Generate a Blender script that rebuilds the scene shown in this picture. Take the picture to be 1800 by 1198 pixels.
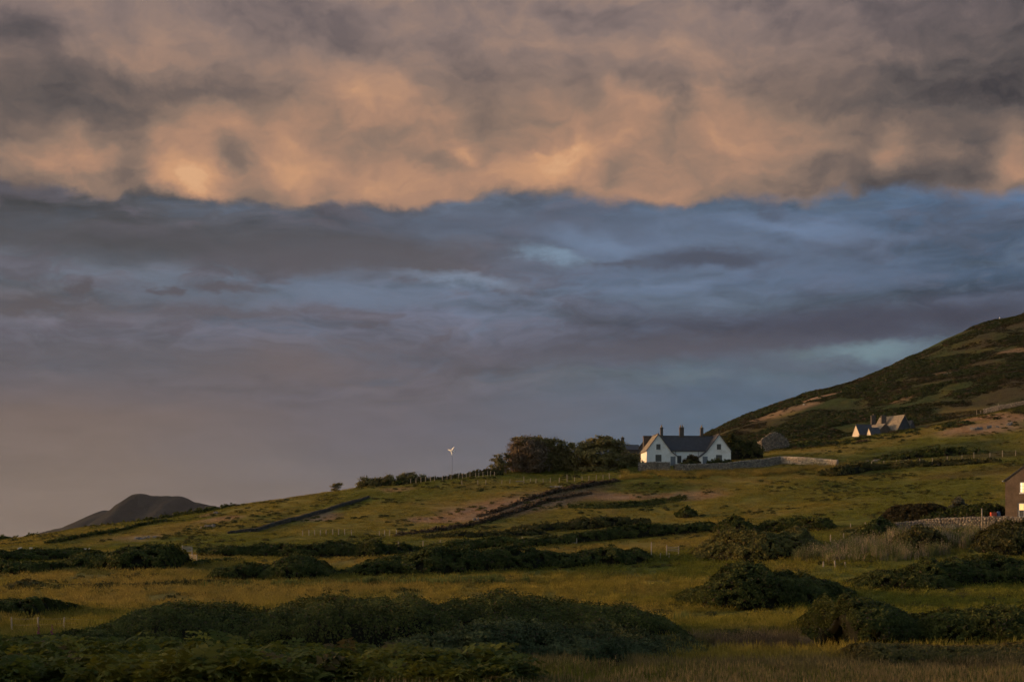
import bpy, bmesh, math, random
import numpy as np
from mathutils import Vector, Matrix, Euler

for _o in list(bpy.data.objects):
    bpy.data.objects.remove(_o)
SC = bpy.context.scene
COL = SC.collection
rng = np.random.default_rng(7)
random.seed(7)

# ------------------------------------------------------------------ camera, world, sun, exposure
F = 2500.0              # focal length in pixels of the 1800 px wide photograph (50 mm on a 36 mm sensor)
HV = 950.0              # image row of the level line
CZ = 25.0               # height of the camera above the sea
cam_d = bpy.data.cameras.new('camera')
cam = bpy.data.objects.new('camera', cam_d)
COL.objects.link(cam)
cam.location = (0, 0, CZ)
cam.rotation_euler = (math.radians(90), 0, 0)
cam_d.lens = 50.0
cam_d.sensor_width = 36.0
cam_d.shift_y = (HV - 599.0) / 1800.0
cam_d.clip_start = 0.5
cam_d.clip_end = 90000
cam_d.dof.use_dof = True
cam_d.dof.focus_distance = 330
cam_d.dof.aperture_fstop = 2.0
SC.camera = cam

SUN_EL = 6.5
SUN_AZ = -80.0          # degrees from the view direction (+Y), negative to the left
SUN_STRENGTH = 1.32
SUN_COLOR = (1.0, 0.505, 0.215)
EXPOSURE = 1.15
SKY_STRENGTH = 0.15

SC.view_settings.view_transform = 'Standard'
SC.view_settings.look = 'None'
SC.view_settings.exposure = EXPOSURE
SC.view_settings.gamma = 1.0
SC.view_settings.use_curve_mapping = False

sun_d = bpy.data.lights.new('sun', 'SUN')
sun_d.energy = SUN_STRENGTH
sun_d.angle = math.radians(0.6)
sun_d.color = SUN_COLOR
sun = bpy.data.objects.new('sun', sun_d)
COL.objects.link(sun)
_a, _e = math.radians(SUN_AZ), math.radians(SUN_EL)
SUN_DIR = Vector((math.sin(_a) * math.cos(_e), math.cos(_a) * math.cos(_e), math.sin(_e)))
sun.rotation_euler = SUN_DIR.to_track_quat('Z', 'Y').to_euler()


def lin(r, g, b):
    def f(c):
        c /= 255.0
        return c / 12.92 if c <= 0.04045 else ((c + 0.055) / 1.055) ** 2.4
    return (f(r), f(g), f(b), 1.0)


class NT:
    """small helper to write node trees as expressions"""
    def __init__(self, tree):
        self.t = tree

    def new(self, typ, **kw):
        n = self.t.nodes.new(typ)
        for k, v in kw.items():
            setattr(n, k, v)
        return n

    def put(self, sock, val):
        if isinstance(val, bpy.types.NodeSocket):
            self.t.links.new(val, sock)
        else:
            sock.default_value = val

    def m(self, op, a, b=None, c=None, clamp=False):
        n = self.new('ShaderNodeMath', operation=op, use_clamp=clamp)
        self.put(n.inputs[0], a)
        if b is not None:
            self.put(n.inputs[1], b)
        if c is not None:
            self.put(n.inputs[2], c)
        return n.outputs[0]

    def vm(self, op, a, b=None, scale=None):
        n = self.new('ShaderNodeVectorMath', operation=op)
        self.put(n.inputs[0], a)
        if b is not None:
            self.put(n.inputs[1], b)
        if scale is not None:
            self.put(n.inputs['Scale'], scale)
        return n.outputs[0]

    def sstep(self, x, lo, hi):
        n = self.new('ShaderNodeMapRange', interpolation_type='SMOOTHSTEP')
        self.put(n.inputs[0], x)
        self.put(n.inputs[1], lo)
        self.put(n.inputs[2], hi)
        return n.outputs[0]

    def mix(self, fac, a, b, blend='MIX'):
        n = self.new('ShaderNodeMix', data_type='RGBA', blend_type=blend)
        self.put(n.inputs[0], fac)
        self.put(n.inputs[6], a)
        self.put(n.inputs[7], b)
        return n.outputs[2]

    def noise(self, vec, scale, detail=4.0, rough=0.55, dist=0.0, out=0):
        n = self.new('ShaderNodeTexNoise')
        self.put(n.inputs['Vector'], vec)
        self.put(n.inputs['Scale'], scale)
        self.put(n.inputs['Detail'], detail)
        self.put(n.inputs['Roughness'], rough)
        self.put(n.inputs['Distortion'], dist)
        return n.outputs[out]

    def ramp(self, fac, stops, interp='LINEAR'):
        n = self.new('ShaderNodeValToRGB')
        cr = n.color_ramp
        cr.interpolation = interp
        stops = sorted(stops, key=lambda s: s[0])
        cr.elements[0].position = stops[0][0]
        cr.elements[0].color = stops[0][1]
        cr.elements[1].position = stops[-1][0]
        cr.elements[1].color = stops[-1][1]
        for p, c in stops[1:-1]:
            e = cr.elements.new(p)
            e.color = c
        self.put(n.inputs[0], fac)
        return n.outputs[0]

    def sep(self, v):
        n = self.new('ShaderNodeSeparateXYZ')
        self.put(n.inputs[0], v)
        return n.outputs

    def comb(self, x, y, z):
        n = self.new('ShaderNodeCombineXYZ')
        self.put(n.inputs[0], x)
        self.put(n.inputs[1], y)
        self.put(n.inputs[2], z)
        return n.outputs[0]


def azel(u, v):
    az = math.atan((u - 900) / F)
    return az, math.atan((HV - v) / F * math.cos(az))


SC.cycles.use_adaptive_sampling = True
SC.cycles.adaptive_threshold = 0.015
SC.cycles.adaptive_min_samples = 16
SC.cycles.use_denoising = True
SC.cycles.max_bounces = 4
SC.cycles.diffuse_bounces = 2
SC.cycles.transparent_max_bounces = 4
SC.cycles.volume_bounces = 0
SC.cycles.caustics_reflective = False
SC.cycles.caustics_refractive = False


def make_world():
    w = bpy.data.worlds.new('World')
    SC.world = w
    w.use_nodes = True
    w.cycles.sampling_method = 'MANUAL'
    w.cycles.sample_map_resolution = 512
    t = w.node_tree
    t.nodes.clear()
    N = NT(t)
    out = N.new('ShaderNodeOutputWorld')
    bg = N.new('ShaderNodeBackground')
    bg.inputs['Strength'].default_value = SKY_STRENGTH
    t.links.new(bg.outputs[0], out.inputs[0])
    sky = N.new('ShaderNodeTexSky', sky_type='NISHITA', sun_disc=False)
    sky.sun_elevation = math.radians(SUN_EL)
    sky.sun_rotation = math.radians(SUN_AZ)
    sky.altitude = 20
    sky.air_density = 1.0
    sky.dust_density = 5.0
    sky.ozone_density = 1.0

    d = N.new('ShaderNodeTexCoord').outputs['Generated']
    x, y, z = N.sep(d)
    az = N.m('ARCTAN2', x, y)
    el = N.m('ARCSINE', z)
    P = N.comb(az, el, 0.0)            # angles of the direction, radians

    def warp(seed, scale, amp_az, amp_el, detail=5.0, rough=0.6, sq=1.0):
        q = N.vm('ADD', N.vm('MULTIPLY', P, (1.0, sq, 1.0)), (seed, seed * .37, 0.0))
        c = N.noise(q, scale, detail, rough, 0.0, 1)
        o = N.vm('MULTIPLY', N.vm('SUBTRACT', c, (.5, .5, .5)), (amp_az, amp_el, 0.0))
        return N.vm('ADD', P, o)

    Pb = warp(3.1, 7.0, .16, .030, 4.0, .56, 2.6)     # streaky warp for the layered low cloud
    Pe = warp(9.7, 12.0, .062, .056, 8.0, .60, 1.25)    # billowy warp for the bank
    bx, by, _ = N.sep(Pb)
    ex, ey, _ = N.sep(Pe)

    def e_of(v):
        return azel(900, v)[1]

    def column(el_s, stops):
        lo, hi = 0.0, 0.3
        return N.ramp(N.m('DIVIDE', el_s, hi), [(max(0, min(1, e_of(v) / hi)), lin(*c)) for v, c in stops])

    c_left = column(by, [(950, (128, 113, 103)), (850, (124, 110, 102)), (740, (119, 105, 100)), (700, (108, 100, 102)),
                         (655, (100, 97, 103)), (605, (104, 103, 113)), (545, (101, 97, 102)), (500, (103, 110, 122)),
                         (455, (90, 88, 92)), (400, (80, 81, 86)), (340, (82, 82, 84))])
    c_mid = column(by, [(950, (116, 108, 108)), (830, (110, 106, 110)), (760, (105, 101, 108)), (700, (107, 102, 108)),
                        (650, (99, 95, 101)), (600, (103, 104, 117)), (545, (108, 113, 131)), (510, (106, 118, 138)),
                        (478, (96, 97, 107)), (435, (93, 94, 102)), (380, (88, 94, 107)), (330, (88, 92, 102))])
    c_right = column(by, [(950, (95, 108, 122)), (740, (89, 105, 122)), (700, (86, 101, 118)), (660, (94, 109, 121)),
                          (620, (85, 91, 106)), (580, (80, 84, 98)), (540, (90, 102, 118)), (500, (93, 108, 130)),
                          (450, (92, 105, 125)), (400, (90, 104, 125)), (370, (86, 102, 122)), (330, (84, 98, 118))])
    c_far = column(by, [(950, (96, 112, 124)), (640, (88, 104, 116)), (600, (82, 90, 104)), (565, (71, 76, 90)),
                        (520, (69, 84, 102)), (450, (82, 98, 120)), (370, (84, 104, 130)), (330, (80, 98, 122))])
    f1 = N.sstep(bx, azel(60, 600)[0], azel(820, 600)[0])
    f2 = N.sstep(bx, azel(720, 600)[0], azel(1250, 600)[0])
    f3 = N.sstep(bx, azel(1300, 600)[0], azel(1720, 600)[0])
    low = N.mix(f3, N.mix(f2, N.mix(f1, c_left, c_mid), c_right), c_far)

    def blob(px, chain, u, v, ru, rv, soft=1.0, tilt=0.0):
        """smooth elliptical weight round a direction"""
        a0, e0 = azel(u, v)
        mp = N.new('ShaderNodeMapping', vector_type='TEXTURE')
        ma = N.new('ShaderNodeVectorMath', operation='MULTIPLY_ADD')   # negligible term: makes the pieces evaluate one after another
        N.put(ma.inputs[0], chain)
        ma.inputs[1].default_value = (1e-7, 1e-7, 0)
        N.put(ma.inputs[2], px)
        N.put(mp.inputs['Vector'], ma.outputs[0])
        mp.inputs['Location'].default_value = (a0, e0, 0)
        mp.inputs['Rotation'].default_value = (0, 0, -math.atan(tilt) if tilt else 0)
        mp.inputs['Scale'].default_value = (ru / F, rv / F, 1)
        n = N.new('ShaderNodeVectorMath', operation='LENGTH')
        N.put(n.inputs[0], mp.outputs[0])
        return N.sstep(n.outputs['Value'], 1.0 + .65 * soft, max(0.0, 1.0 - soft))

    # torn, layered texture of the low cloud: lit upper edges, darker bases, mauve pieces before the blue
    q = N.vm('MULTIPLY', Pb, (1.0, 3.0, 1.0))
    l_a = N.noise(q, 12.0, 7.0, .60)
    l_b = N.noise(N.vm('ADD', q, (.004, .020, 0)), 12.0, 7.0, .60)
    rl = N.m('SUBTRACT', l_a, l_b)
    calm = N.sstep(by, e_of(760), e_of(600))                      # the haze near the horizon is smoother
    piece = N.m('MULTIPLY', N.m('MULTIPLY', N.sstep(l_a, .50, .58), calm), .72)
    low = N.mix(piece, low, N.mix(f2, lin(92, 88, 95), lin(82, 90, 106)))
    gapm = N.m('MULTIPLY', N.m('MULTIPLY', N.sstep(l_a, .47, .38), calm), N.m('MULTIPLY_ADD', f1, .22, .18))
    low = N.mix(gapm, low, lin(108, 123, 145))
    amp = N.m('MULTIPLY_ADD', calm, 1.5, .35)
    stm = N.m('MULTIPLY', rl, amp)
    low = N.mix(1.0, low, N.comb(N.m('ADD', stm, 1.0), N.m('ADD', stm, 1.0), N.m('MULTIPLY_ADD', stm, 1.1, 1.0)), 'MULTIPLY')
    # named pieces of low cloud and clear gaps: (u, v, ru, rv, soft, tilt, colour, weight)
    Ps = warp(5.3, 18.0, .080, .030, 7.0, .68, 2.2)
    for (u, v, ru, rv, soft, tilt, c, wt) in [
        (250, 420, 420, 36, .9, 0, (80, 80, 84), .75),
        (620, 450, 240, 34, .5, -.02, (90, 87, 92), .85),
        (880, 395, 260, 26, .9, 0, (88, 94, 108), .7),
        (780, 470, 60, 12, .8, 0, (94, 92, 98), .8),
        (1180, 440, 300, 70, 1., .05, (104, 118, 142), .5),
        (640, 522, 190, 13, .9, 0, (106, 118, 137), .7),
        (360, 515, 160, 22, .9, 0, (102, 112, 127), .7),
        (972, 452, 60, 12, 1., .22, (132, 155, 176), .65),
        (1050, 430, 95, 22, 1., .2, (116, 134, 160), .65),
        (820, 496, 90, 12, 1., .08, (134, 150, 172), .6),
        (1400, 398, 150, 16, .9, .15, (112, 130, 158), .8),
        (1245, 456, 135, 21, .5, 0, (78, 83, 97), .95),
        (1090, 466, 70, 8, .7, .03, (84, 88, 100), .8),
        (1520, 480, 130, 24, .9, .06, (98, 112, 136), .5),
        (1560, 570, 330, 34, .6, -.02, (71, 72, 85), .85),
        (1180, 612, 280, 24, .8, 0, (88, 86, 95), .85),
        (1520, 622, 130, 16, .7, .0, (120, 143, 151), .75),
        (1400, 640, 110, 16, .6, .03, (92, 100, 114), .7),
        (1420, 680, 160, 18, .7, .0, (92, 104, 120), .5),
        (1210, 665, 70, 8, .7, 0, (104, 116, 126), .6),
        (140, 500, 19, 21, .5, .5, (90, 86, 91), .9),
        (395, 508, 60, 9, .5, 0, (90, 86, 92), .85),
        (292, 512, 24, 6, .5, 0, (90, 86, 92), .85),
        (70, 540, 130, 13, .6, -.06, (92, 87, 90), .85),
        (420, 549, 170, 9, .7, -.05, (96, 92, 98), .7),
        (520, 640, 160, 36, .9, 0, (116, 103, 101), .6),
        (180, 632, 260, 34, .9, 0, (98, 95, 100), .6),
        (760, 640, 200, 32, .9, 0, (97, 94, 102), .5),
    ]:
        b = blob(Ps, low, u, v, ru, rv, min(1.0, soft + .25), tilt)
        low = N.mix(N.m('MULTIPLY', b, wt), low, lin(*c))

    # ---- the sunlit bank above
    edge_u = N.ramp(N.m('MULTIPLY_ADD', az, 1 / 1.2, .5), [(.5 + azel(u, 355)[0] / 1.2, (k, k, k, 1)) for u, k in
                    [(-200, .234), (60, .232), (250, .237), (420, .229), (650, .236), (860, .236), (1000, .241), (1180, .239), (1400, .238), (1560, .236), (1700, .234), (1900, .228)]], 'B_SPLINE')
    vo = N.new('ShaderNodeTexVoronoi', feature='SMOOTH_F1', voronoi_dimensions='2D')
    N.put(vo.inputs['Vector'], N.vm('MULTIPLY', Pe, (.78, 1.3, 1.0)))
    vo.inputs['Scale'].default_value = 15.0
    vo.inputs['Smoothness'].default_value = .55
    puff = N.m('SUBTRACT', .42, vo.outputs['Distance'])
    over = N.m('MULTIPLY_ADD', puff, N.m('MULTIPLY_ADD', f1, -.008, .018), N.m('ADD', N.m('SUBTRACT', ey, edge_u), .0045))
    bank = N.sstep(over, -.005, .005)

    q1 = N.vm('ADD', N.vm('MULTIPLY', Pe, (.72, 1.4, 1.0)), (1.7, .4, 0))
    n_a = N.noise(q1, 11.0, 8.0, .58)
    n_b = N.noise(N.vm('ADD', q1, (-.010, -.012, 0)), 11.0, 8.0, .58)
    relief = N.m('SUBTRACT', n_b, n_a)
    n_big = N.noise(N.vm('ADD', Pe, (4.4, 2.4, 0)), 6.5, 3.0, .5)
    n_f = N.noise(N.vm('MULTIPLY', Pe, (1., 1.25, 1.)), 36.0, 6.0, .60)
    base = N.ramp(N.m('MULTIPLY_ADD', ex, 1 / 1.2, .5), [(.5 + azel(u, 200)[0] / 1.2, (k, k, k, 1)) for u, k in
                  [(-300, .40), (0, .37), (200, .44), (420, .48), (700, .50), (1000, .52), (1280, .50), (1480, .38), (1650, .28), (1800, .24), (2100, .26)]], 'B_SPLINE')
    L = N.m('ADD', base, N.m('MULTIPLY', relief, 1.05))
    L = N.m('ADD', L, N.m('MULTIPLY', N.m('SUBTRACT', n_big, .5), .20))
    L = N.m('MULTIPLY_ADD', N.m('SUBTRACT', n_f, .5), .27, L)
    lowb = N.sstep(ey, e_of(60), e_of(300))
    L = N.m('MULTIPLY_ADD', N.m('MULTIPLY', puff, N.m('MULTIPLY_ADD', lowb, .32, .08)), 1.0, L)
    for (u, v, ru, rv, soft, tilt, k) in [
        (110, 265, 70, 55, .95, 0, .30), (345, 315, 60, 50, .95, .3, .52), (270, 250, 40, 40, .95, 0, .16), (500, 270, 80, 60, .95, 0, .30),
        (610, 330, 90, 30, .95, 0, .22), (250, 80, 90, 45, .95, .3, .24), (640, 165, 110, 45, .95, .5, .26), (840, 325, 110, 35, .95, 0, .22),
        (820, 275, 30, 14, .9, .4, .3), (1010, 265, 80, 55, .95, -.2, .40), (970, 290, 120, 30, .9, -.3, .22), (1060, 330, 140, 22, .95, 0, .14),
        (1310, 215, 110, 70, .95, .2, .28), (1290, 255, 60, 24, .9, .5, .14), (1180, 80, 120, 40, .95, 0, .12), (1580, 275, 28, 32, .95, 0, .24),
        (1785, 265, 38, 50, .95, 0, .42), (1740, 210, 40, 24, .9, 0, .15), (1560, 100, 200, 18, .95, .3, .12), (15, 300, 25, 50, .9, 0, .2), (380, 210, 60, 35, .9, 0, .12),
        (110, 165, 120, 60, .95, 0, -.42), (40, 50, 60, 34, .95, 0, -.28), (60, 340, 60, 22, .9, 0, -.15), (160, 300, 60, 45, .9, 0, -.12), (245, 300, 28, 60, .9, 0, -.22),
        (300, 360, 80, 20, .9, 0, -.25), (330, 150, 100, 22, .95, .1, -.20), (410, 280, 32, 25, .9, 0, -.24), (770, 280, 60, 22, .95, .2, -.20), (880, 250, 70, 34, .95, .3, -.20),
        (830, 140, 160, 40, .95, 0, -.10), (1130, 150, 80, 22, .9, .2, -.18), (1190, 200, 45, 60, .9, 0, -.20), (1220, 290, 60, 22, .9, 0, -.12),
        (1500, 215, 160, 60, .95, 0, -.12), (1470, 280, 60, 28, .9, 0, -.12), (1600, 330, 80, 26, .9, 0, -.16), (1700, 300, 32, 40, .9, 0, -.2), (1620, 120, 120, 30, .95, .35, -.12),
        (1800, 60, 150, 150, 1., 0, -.10), (1000, 20, 200, 40, .95, 0, -.08), (560, 50, 110, 40, .95, 0, -.14), (800, 60, 260, 60, .95, 0, .04),
    ]:
        L = N.m('MULTIPLY_ADD', blob(Pe, L, u, v, ru, rv, soft, tilt), k * .80, L)
    L = N.m('MULTIPLY_ADD', N.m('SUBTRACT', L, .5), 1.0, .52)
    warm = N.ramp(L, [(0.0, lin(58, 57, 62)), (.18, lin(96, 88, 86)), (.34, lin(117, 102, 95)), (.50, lin(142, 119, 105)), (.70, lin(173, 135, 112)), (.9, lin(203, 154, 118)), (1.0, lin(217, 169, 129))])
    mauve = N.ramp(L, [(0.0, lin(56, 55, 62)), (.15, lin(82, 78, 82)), (.3, lin(104, 95, 98)), (.5, lin(132, 117, 115)), (.7, lin(156, 133, 121)), (1.0, lin(182, 146, 122))])
    upw = N.sstep(el, e_of(230), e_of(20))
    bankc = N.mix(N.m('MULTIPLY', upw, .8), warm, mauve)

    # ---- outside the view: broken grey cloud with the clear evening sky between, all round and overhead
    n_o = N.noise(N.comb(x, y, N.m('MULTIPLY', z, 2.0)), 3.2, 3.0, .6)
    cover = N.sstep(n_o, .40, .60)
    front = N.m('MULTIPLY', N.sstep(N.m('ABSOLUTE', az), 1.15, .45), N.sstep(el, .95, .45))
    keep = N.m('MAXIMUM', front, N.m('MULTIPLY', cover, .45))

    sk = N.mix(bank, low, bankc)
    k = N.vm('SCALE', sk, scale=2.0 ** -EXPOSURE / SKY_STRENGTH)
    final = N.mix(keep, sky.outputs[0], k)
    t.links.new(final, bg.inputs['Color'])


make_world()

# ------------------------------------------------------------------ helpers: noise, terrain, meshes
def _hash(ix, iy, seed):
    h = (ix.astype(np.int64) * 374761393 + iy.astype(np.int64) * 668265263 + seed * 1442695041) & 0xFFFFFFFF
    h = ((h ^ (h >> 13)) * 1274126177) & 0xFFFFFFFF
    return ((h ^ (h >> 16)) & 0xFFFFFF) / float(0xFFFFFF)


def vnoise(x, y, seed=0):
    x = np.asarray(x, float)
    y = np.asarray(y, float)
    ix, iy = np.floor(x), np.floor(y)
    fx, fy = x - ix, y - iy
    fx = fx * fx * (3 - 2 * fx)
    fy = fy * fy * (3 - 2 * fy)
    a, b = _hash(ix, iy, seed), _hash(ix + 1, iy, seed)
    c, d = _hash(ix, iy + 1, seed), _hash(ix + 1, iy + 1, seed)
    return (a * (1 - fx) + b * fx) * (1 - fy) + (c * (1 - fx) + d * fx) * fy


def fbm(x, y, octv=4, seed=0, rough=.5):
    s, a, t = 0.0, 1.0, 0.0
    for k in range(octv):
        s = s + a * vnoise(x * 2 ** k + 17.3 * k, y * 2 ** k - 9.1 * k, seed + k)
        t += a
        a *= rough
    return s / t


LAYERS = [
    (20, [(-1500, 1350), (3300, 1345)]),
    (40, [(-1500, 1238), (3300, 1236)]),
    (55, [(0, 1196), (900, 1194), (1800, 1192)]),
    (75, [(0, 1160), (900, 1162), (1500, 1152), (1800, 1148)]),
    (90, [(0, 1128), (900, 1130), (1500, 1122), (1800, 1118)]),
    (110, [(0, 1095), (900, 1095), (1500, 1092), (1800, 1086)]),
    (140, [(0, 1058), (900, 1055), (1500, 1052), (1800, 1048)]),
    (170, [(0, 1022), (900, 1022), (1300, 1020), (1600, 1008), (1800, 1000)]),
    (190, [(0, 1003), (900, 1003), (1200, 1000), (1400, 985), (1550, 965), (1700, 950), (1800, 940)]),
    (210, [(0, 986), (500, 984), (900, 984), (1200, 975), (1400, 950), (1550, 935), (1680, 918), (1800, 912)]),
    (225, [(0, 973), (500, 970), (900, 968), (1200, 958), (1400, 935), (1550, 920), (1680, 905), (1800, 899)]),
    (250, [(0, 961), (300, 955), (600, 945), (900, 942), (1200, 930), (1400, 912), (1550, 898), (1800, 872)]),
    (280, [(0, 954), (200, 939), (400, 924), (600, 918), (800, 910), (900, 902), (1200, 895), (1500, 873), (1800, 838)]),
    (310, [(0, 951), (100, 938), (200, 926), (400, 904), (600, 889), (800, 873), (900, 868), (1200, 860), (1500, 842), (1800, 811)]),
    (330, [(0, 950), (100, 936), (200, 922), (300, 913), (345, 905), (400, 895), (600, 871), (760, 854), (900, 849), (1000, 848), (1130, 838), (1300, 836), (1500, 826), (1800, 796)]),
    (345, [(0, 954), (100, 938), (200, 922.5), (250, 919), (300, 912), (345, 904), (385, 894), (470, 881), (590, 863), (640, 856), (760, 844), (860, 834), (960, 836), (1120, 827), (1300, 827), (1400, 818), (1500, 812), (1800, 783)]),
    (360, [(0, 960), (100, 945), (200, 927), (300, 914), (345, 906), (385, 896), (470, 881), (590, 863.5), (760, 845), (860, 829), (960, 825), (1120, 816), (1290, 816), (1400, 808), (1500, 798), (1800, 766)]),
    (400, [(0, 972), (200, 945), (400, 905), (600, 880), (760, 860), (900, 835), (1000, 822), (1130, 809), (1290, 800), (1365, 790), (1500, 776), (1600, 759), (1800, 716)]),
    (430, [(0, 982), (400, 925), (760, 875), (1000, 830), (1130, 808), (1290, 790), (1400, 778), (1500, 768), (1600, 753), (1700, 736), (1800, 712)]),
    (520, [(0, 1000), (400, 960), (760, 905), (1000, 845), (1130, 806), (1250, 776), (1400, 737), (1500, 718), (1600, 697), (1800, 652), (2000, 610)]),
    (620, [(0, 1005), (760, 925), (1130, 806), (1210, 778), (1250, 759), (1300, 737), (1400, 702), (1500, 675), (1550, 660), (1600, 645), (1800, 605), (2000, 560)]),
    (720, [(0, 1020), (760, 950), (1130, 820), (1250, 766), (1300, 742), (1400, 706), (1500, 676), (1550, 652), (1600, 631), (1680, 590), (1740, 569), (1800, 553), (2000, 490), (2600, 420)]),
    (850, [(0, 1024), (760, 990), (1130, 860), (1250, 800), (1500, 700), (1800, 580), (2000, 520), (2600, 460)]),
    (1250, [(0, 1001), (1200, 1001), (1500, 1001), (1800, 1001)]),
    (1700, [(0, 992), (1800, 992)]),
]
UG = np.arange(-1500, 3301, 5.0)
_kern = np.exp(-.5 * (np.arange(-12, 13) / 4.5) ** 2)
_kern /= _kern.sum()
_rows = [(-140.0, np.full_like(UG, -1.2)), (0.0, np.full_like(UG, -1.75))]
for _D, _l in LAYERS:
    _v = np.interp(UG, [p[0] for p in _l], [p[1] for p in _l])
    _v = np.convolve(np.pad(_v, 12, mode='edge'), _kern, mode='valid')
    _rows.append((float(_D), -(_v - HV) / F * _D))
LD = np.array([r[0] for r in _rows])
LZ = np.array([r[1] for r in _rows])
_h = np.diff(LD)[:, None]
_dl = np.diff(LZ, axis=0) / _h
_M = np.zeros_like(LZ)
_M[0], _M[-1] = _dl[0], _dl[-1]
_w1, _w2 = 2 * _h[1:] + _h[:-1], _h[1:] + 2 * _h[:-1]
with np.errstate(divide='ignore', invalid='ignore'):
    _hm = (_w1 + _w2) / (_w1 / _dl[:-1] + _w2 / _dl[1:])
_M[1:-1] = np.where(_dl[:-1] * _dl[1:] > 0, _hm, 0.0)


def Hraw(x, y):
    x = np.asarray(x, float)
    y = np.asarray(y, float)
    u = 900 + F * x / np.maximum(y, 30.0)
    ui = np.clip((u - UG[0]) / 5.0, 0, len(UG) - 1.001)
    i0 = ui.astype(int)
    fu = ui - i0
    k = np.clip(np.searchsorted(LD, y, side='right') - 1, 0, len(LD) - 2)
    h = LD[k + 1] - LD[k]
    t = np.clip((y - LD[k]) / h, 0, 1)

    def g(A, kk):
        return A[kk, i0] * (1 - fu) + A[kk, i0 + 1] * fu
    p0, p1, m0, m1 = g(LZ, k), g(LZ, k + 1), g(_M, k), g(_M, k + 1)
    t2, t3 = t * t, t * t * t
    z = (2 * t3 - 3 * t2 + 1) * p0 + (t3 - 2 * t2 + t) * h * m0 + (-2 * t3 + 3 * t2) * p1 + (t3 - t2) * h * m1
    # added unseen rise left of the near meadow, shaped to shade the foreground
    z = z + 15.0 * np.exp(-.5 * (((x + 80) / 15.0) ** 2 + ((y - 70) / 25.0) ** 2))
    # the hollow way between the foreground brambles and the round thicket
    uu = 900 + F * x / np.maximum(y, 30.0)
    win = np.clip((uu - 1190) / 60., 0, 1) * np.clip((1540 - uu) / 60., 0, 1)
    z = z - 1.25 * win * np.exp(-((y - 84.5 - 1.5 * np.sin(x / 3.)) / 3.2) ** 2)
    return z + CZ


def H(x, y):
    x = np.asarray(x, float)
    y = np.asarray(y, float)
    z = Hraw(x, y)
    z = z + (fbm(x / 9.0, y / 14.0, 4, 3) - .5) * .85 * np.clip(y / 60.0, .2, 1.0)
    far = np.clip((y - 380) / 120.0, 0, 1) * np.clip((x - 20) / 60.0, 0, 1)
    z = z + far * (fbm(x / 22.0, y / 30.0, 4, 11) - .5) * 3.6
    return z


def hit(u, v, d0=30.0, d1=800.0):
    """the first ground point seen at a pixel of the photograph"""
    D = np.arange(d0, d1, .5)
    x = D * (u - 900) / F
    vv = HV - F * (H(x, D) - CZ) / D
    k = np.argmax(vv <= v) if (vv <= v).any() else int(np.argmin(vv))
    return Vector((float(x[k]), float(D[k]), float(H(x[k], D[k]))))


def gp(u, D):
    x = D * (u - 900) / F
    return Vector((x, D, float(H(x, D))))


def PX(u, v, D):
    return Vector((D * (u - 900) / F, D, CZ + D * (HV - v) / F))


def tag(o, label=None, cat=None, group=None, kind=None):
    if label:
        o['label'] = label
    if cat:
        o['category'] = cat
    if cat and not kind:
        kind = 'thing'
    if group:
        o['group'] = group
    if kind:
        o['kind'] = kind
    return o


def empty(name, loc, rz=0.0):
    o = bpy.data.objects.new(name, None)
    COL.objects.link(o)
    o.location = loc
    o.rotation_euler = (0, 0, rz)
    o.empty_display_size = .5
    return o


def np_mesh(name, verts, faces_flat, nper, cols=None, smooth=False, matidx=None):
    """mesh from numpy arrays, all faces with nper corners; cols is one colour per vertex"""
    me = bpy.data.meshes.new(name)
    nv = len(verts)
    nf = len(faces_flat) // nper
    me.vertices.add(nv)
    me.vertices.foreach_set('co', np.asarray(verts, np.float32).ravel())
    me.loops.add(nf * nper)
    me.loops.foreach_set('vertex_index', np.asarray(faces_flat, np.int32))
    me.polygons.add(nf)
    me.polygons.foreach_set('loop_start', np.arange(0, nf * nper, nper, dtype=np.int32))
    if matidx is not None:
        me.polygons.foreach_set('material_index', np.asarray(matidx, np.int32))
    me.update(calc_edges=True)
    if smooth:
        me.polygons.foreach_set('use_smooth', np.ones(nf, bool))
    if cols is not None:
        a = me.color_attributes.new('Col', 'FLOAT_COLOR', 'POINT')
        c = np.ones((nv, 4), np.float32)
        c[:, :3] = cols
        a.data.foreach_set('color', c.ravel())
    return me


def link(name, me, mats, parent=None):
    o = bpy.data.objects.new(name, me)
    COL.objects.link(o)
    for m in (mats if isinstance(mats, (list, tuple)) else [mats]):
        me.materials.append(m)
    if parent is not None:
        o.parent = parent
    return o


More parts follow.
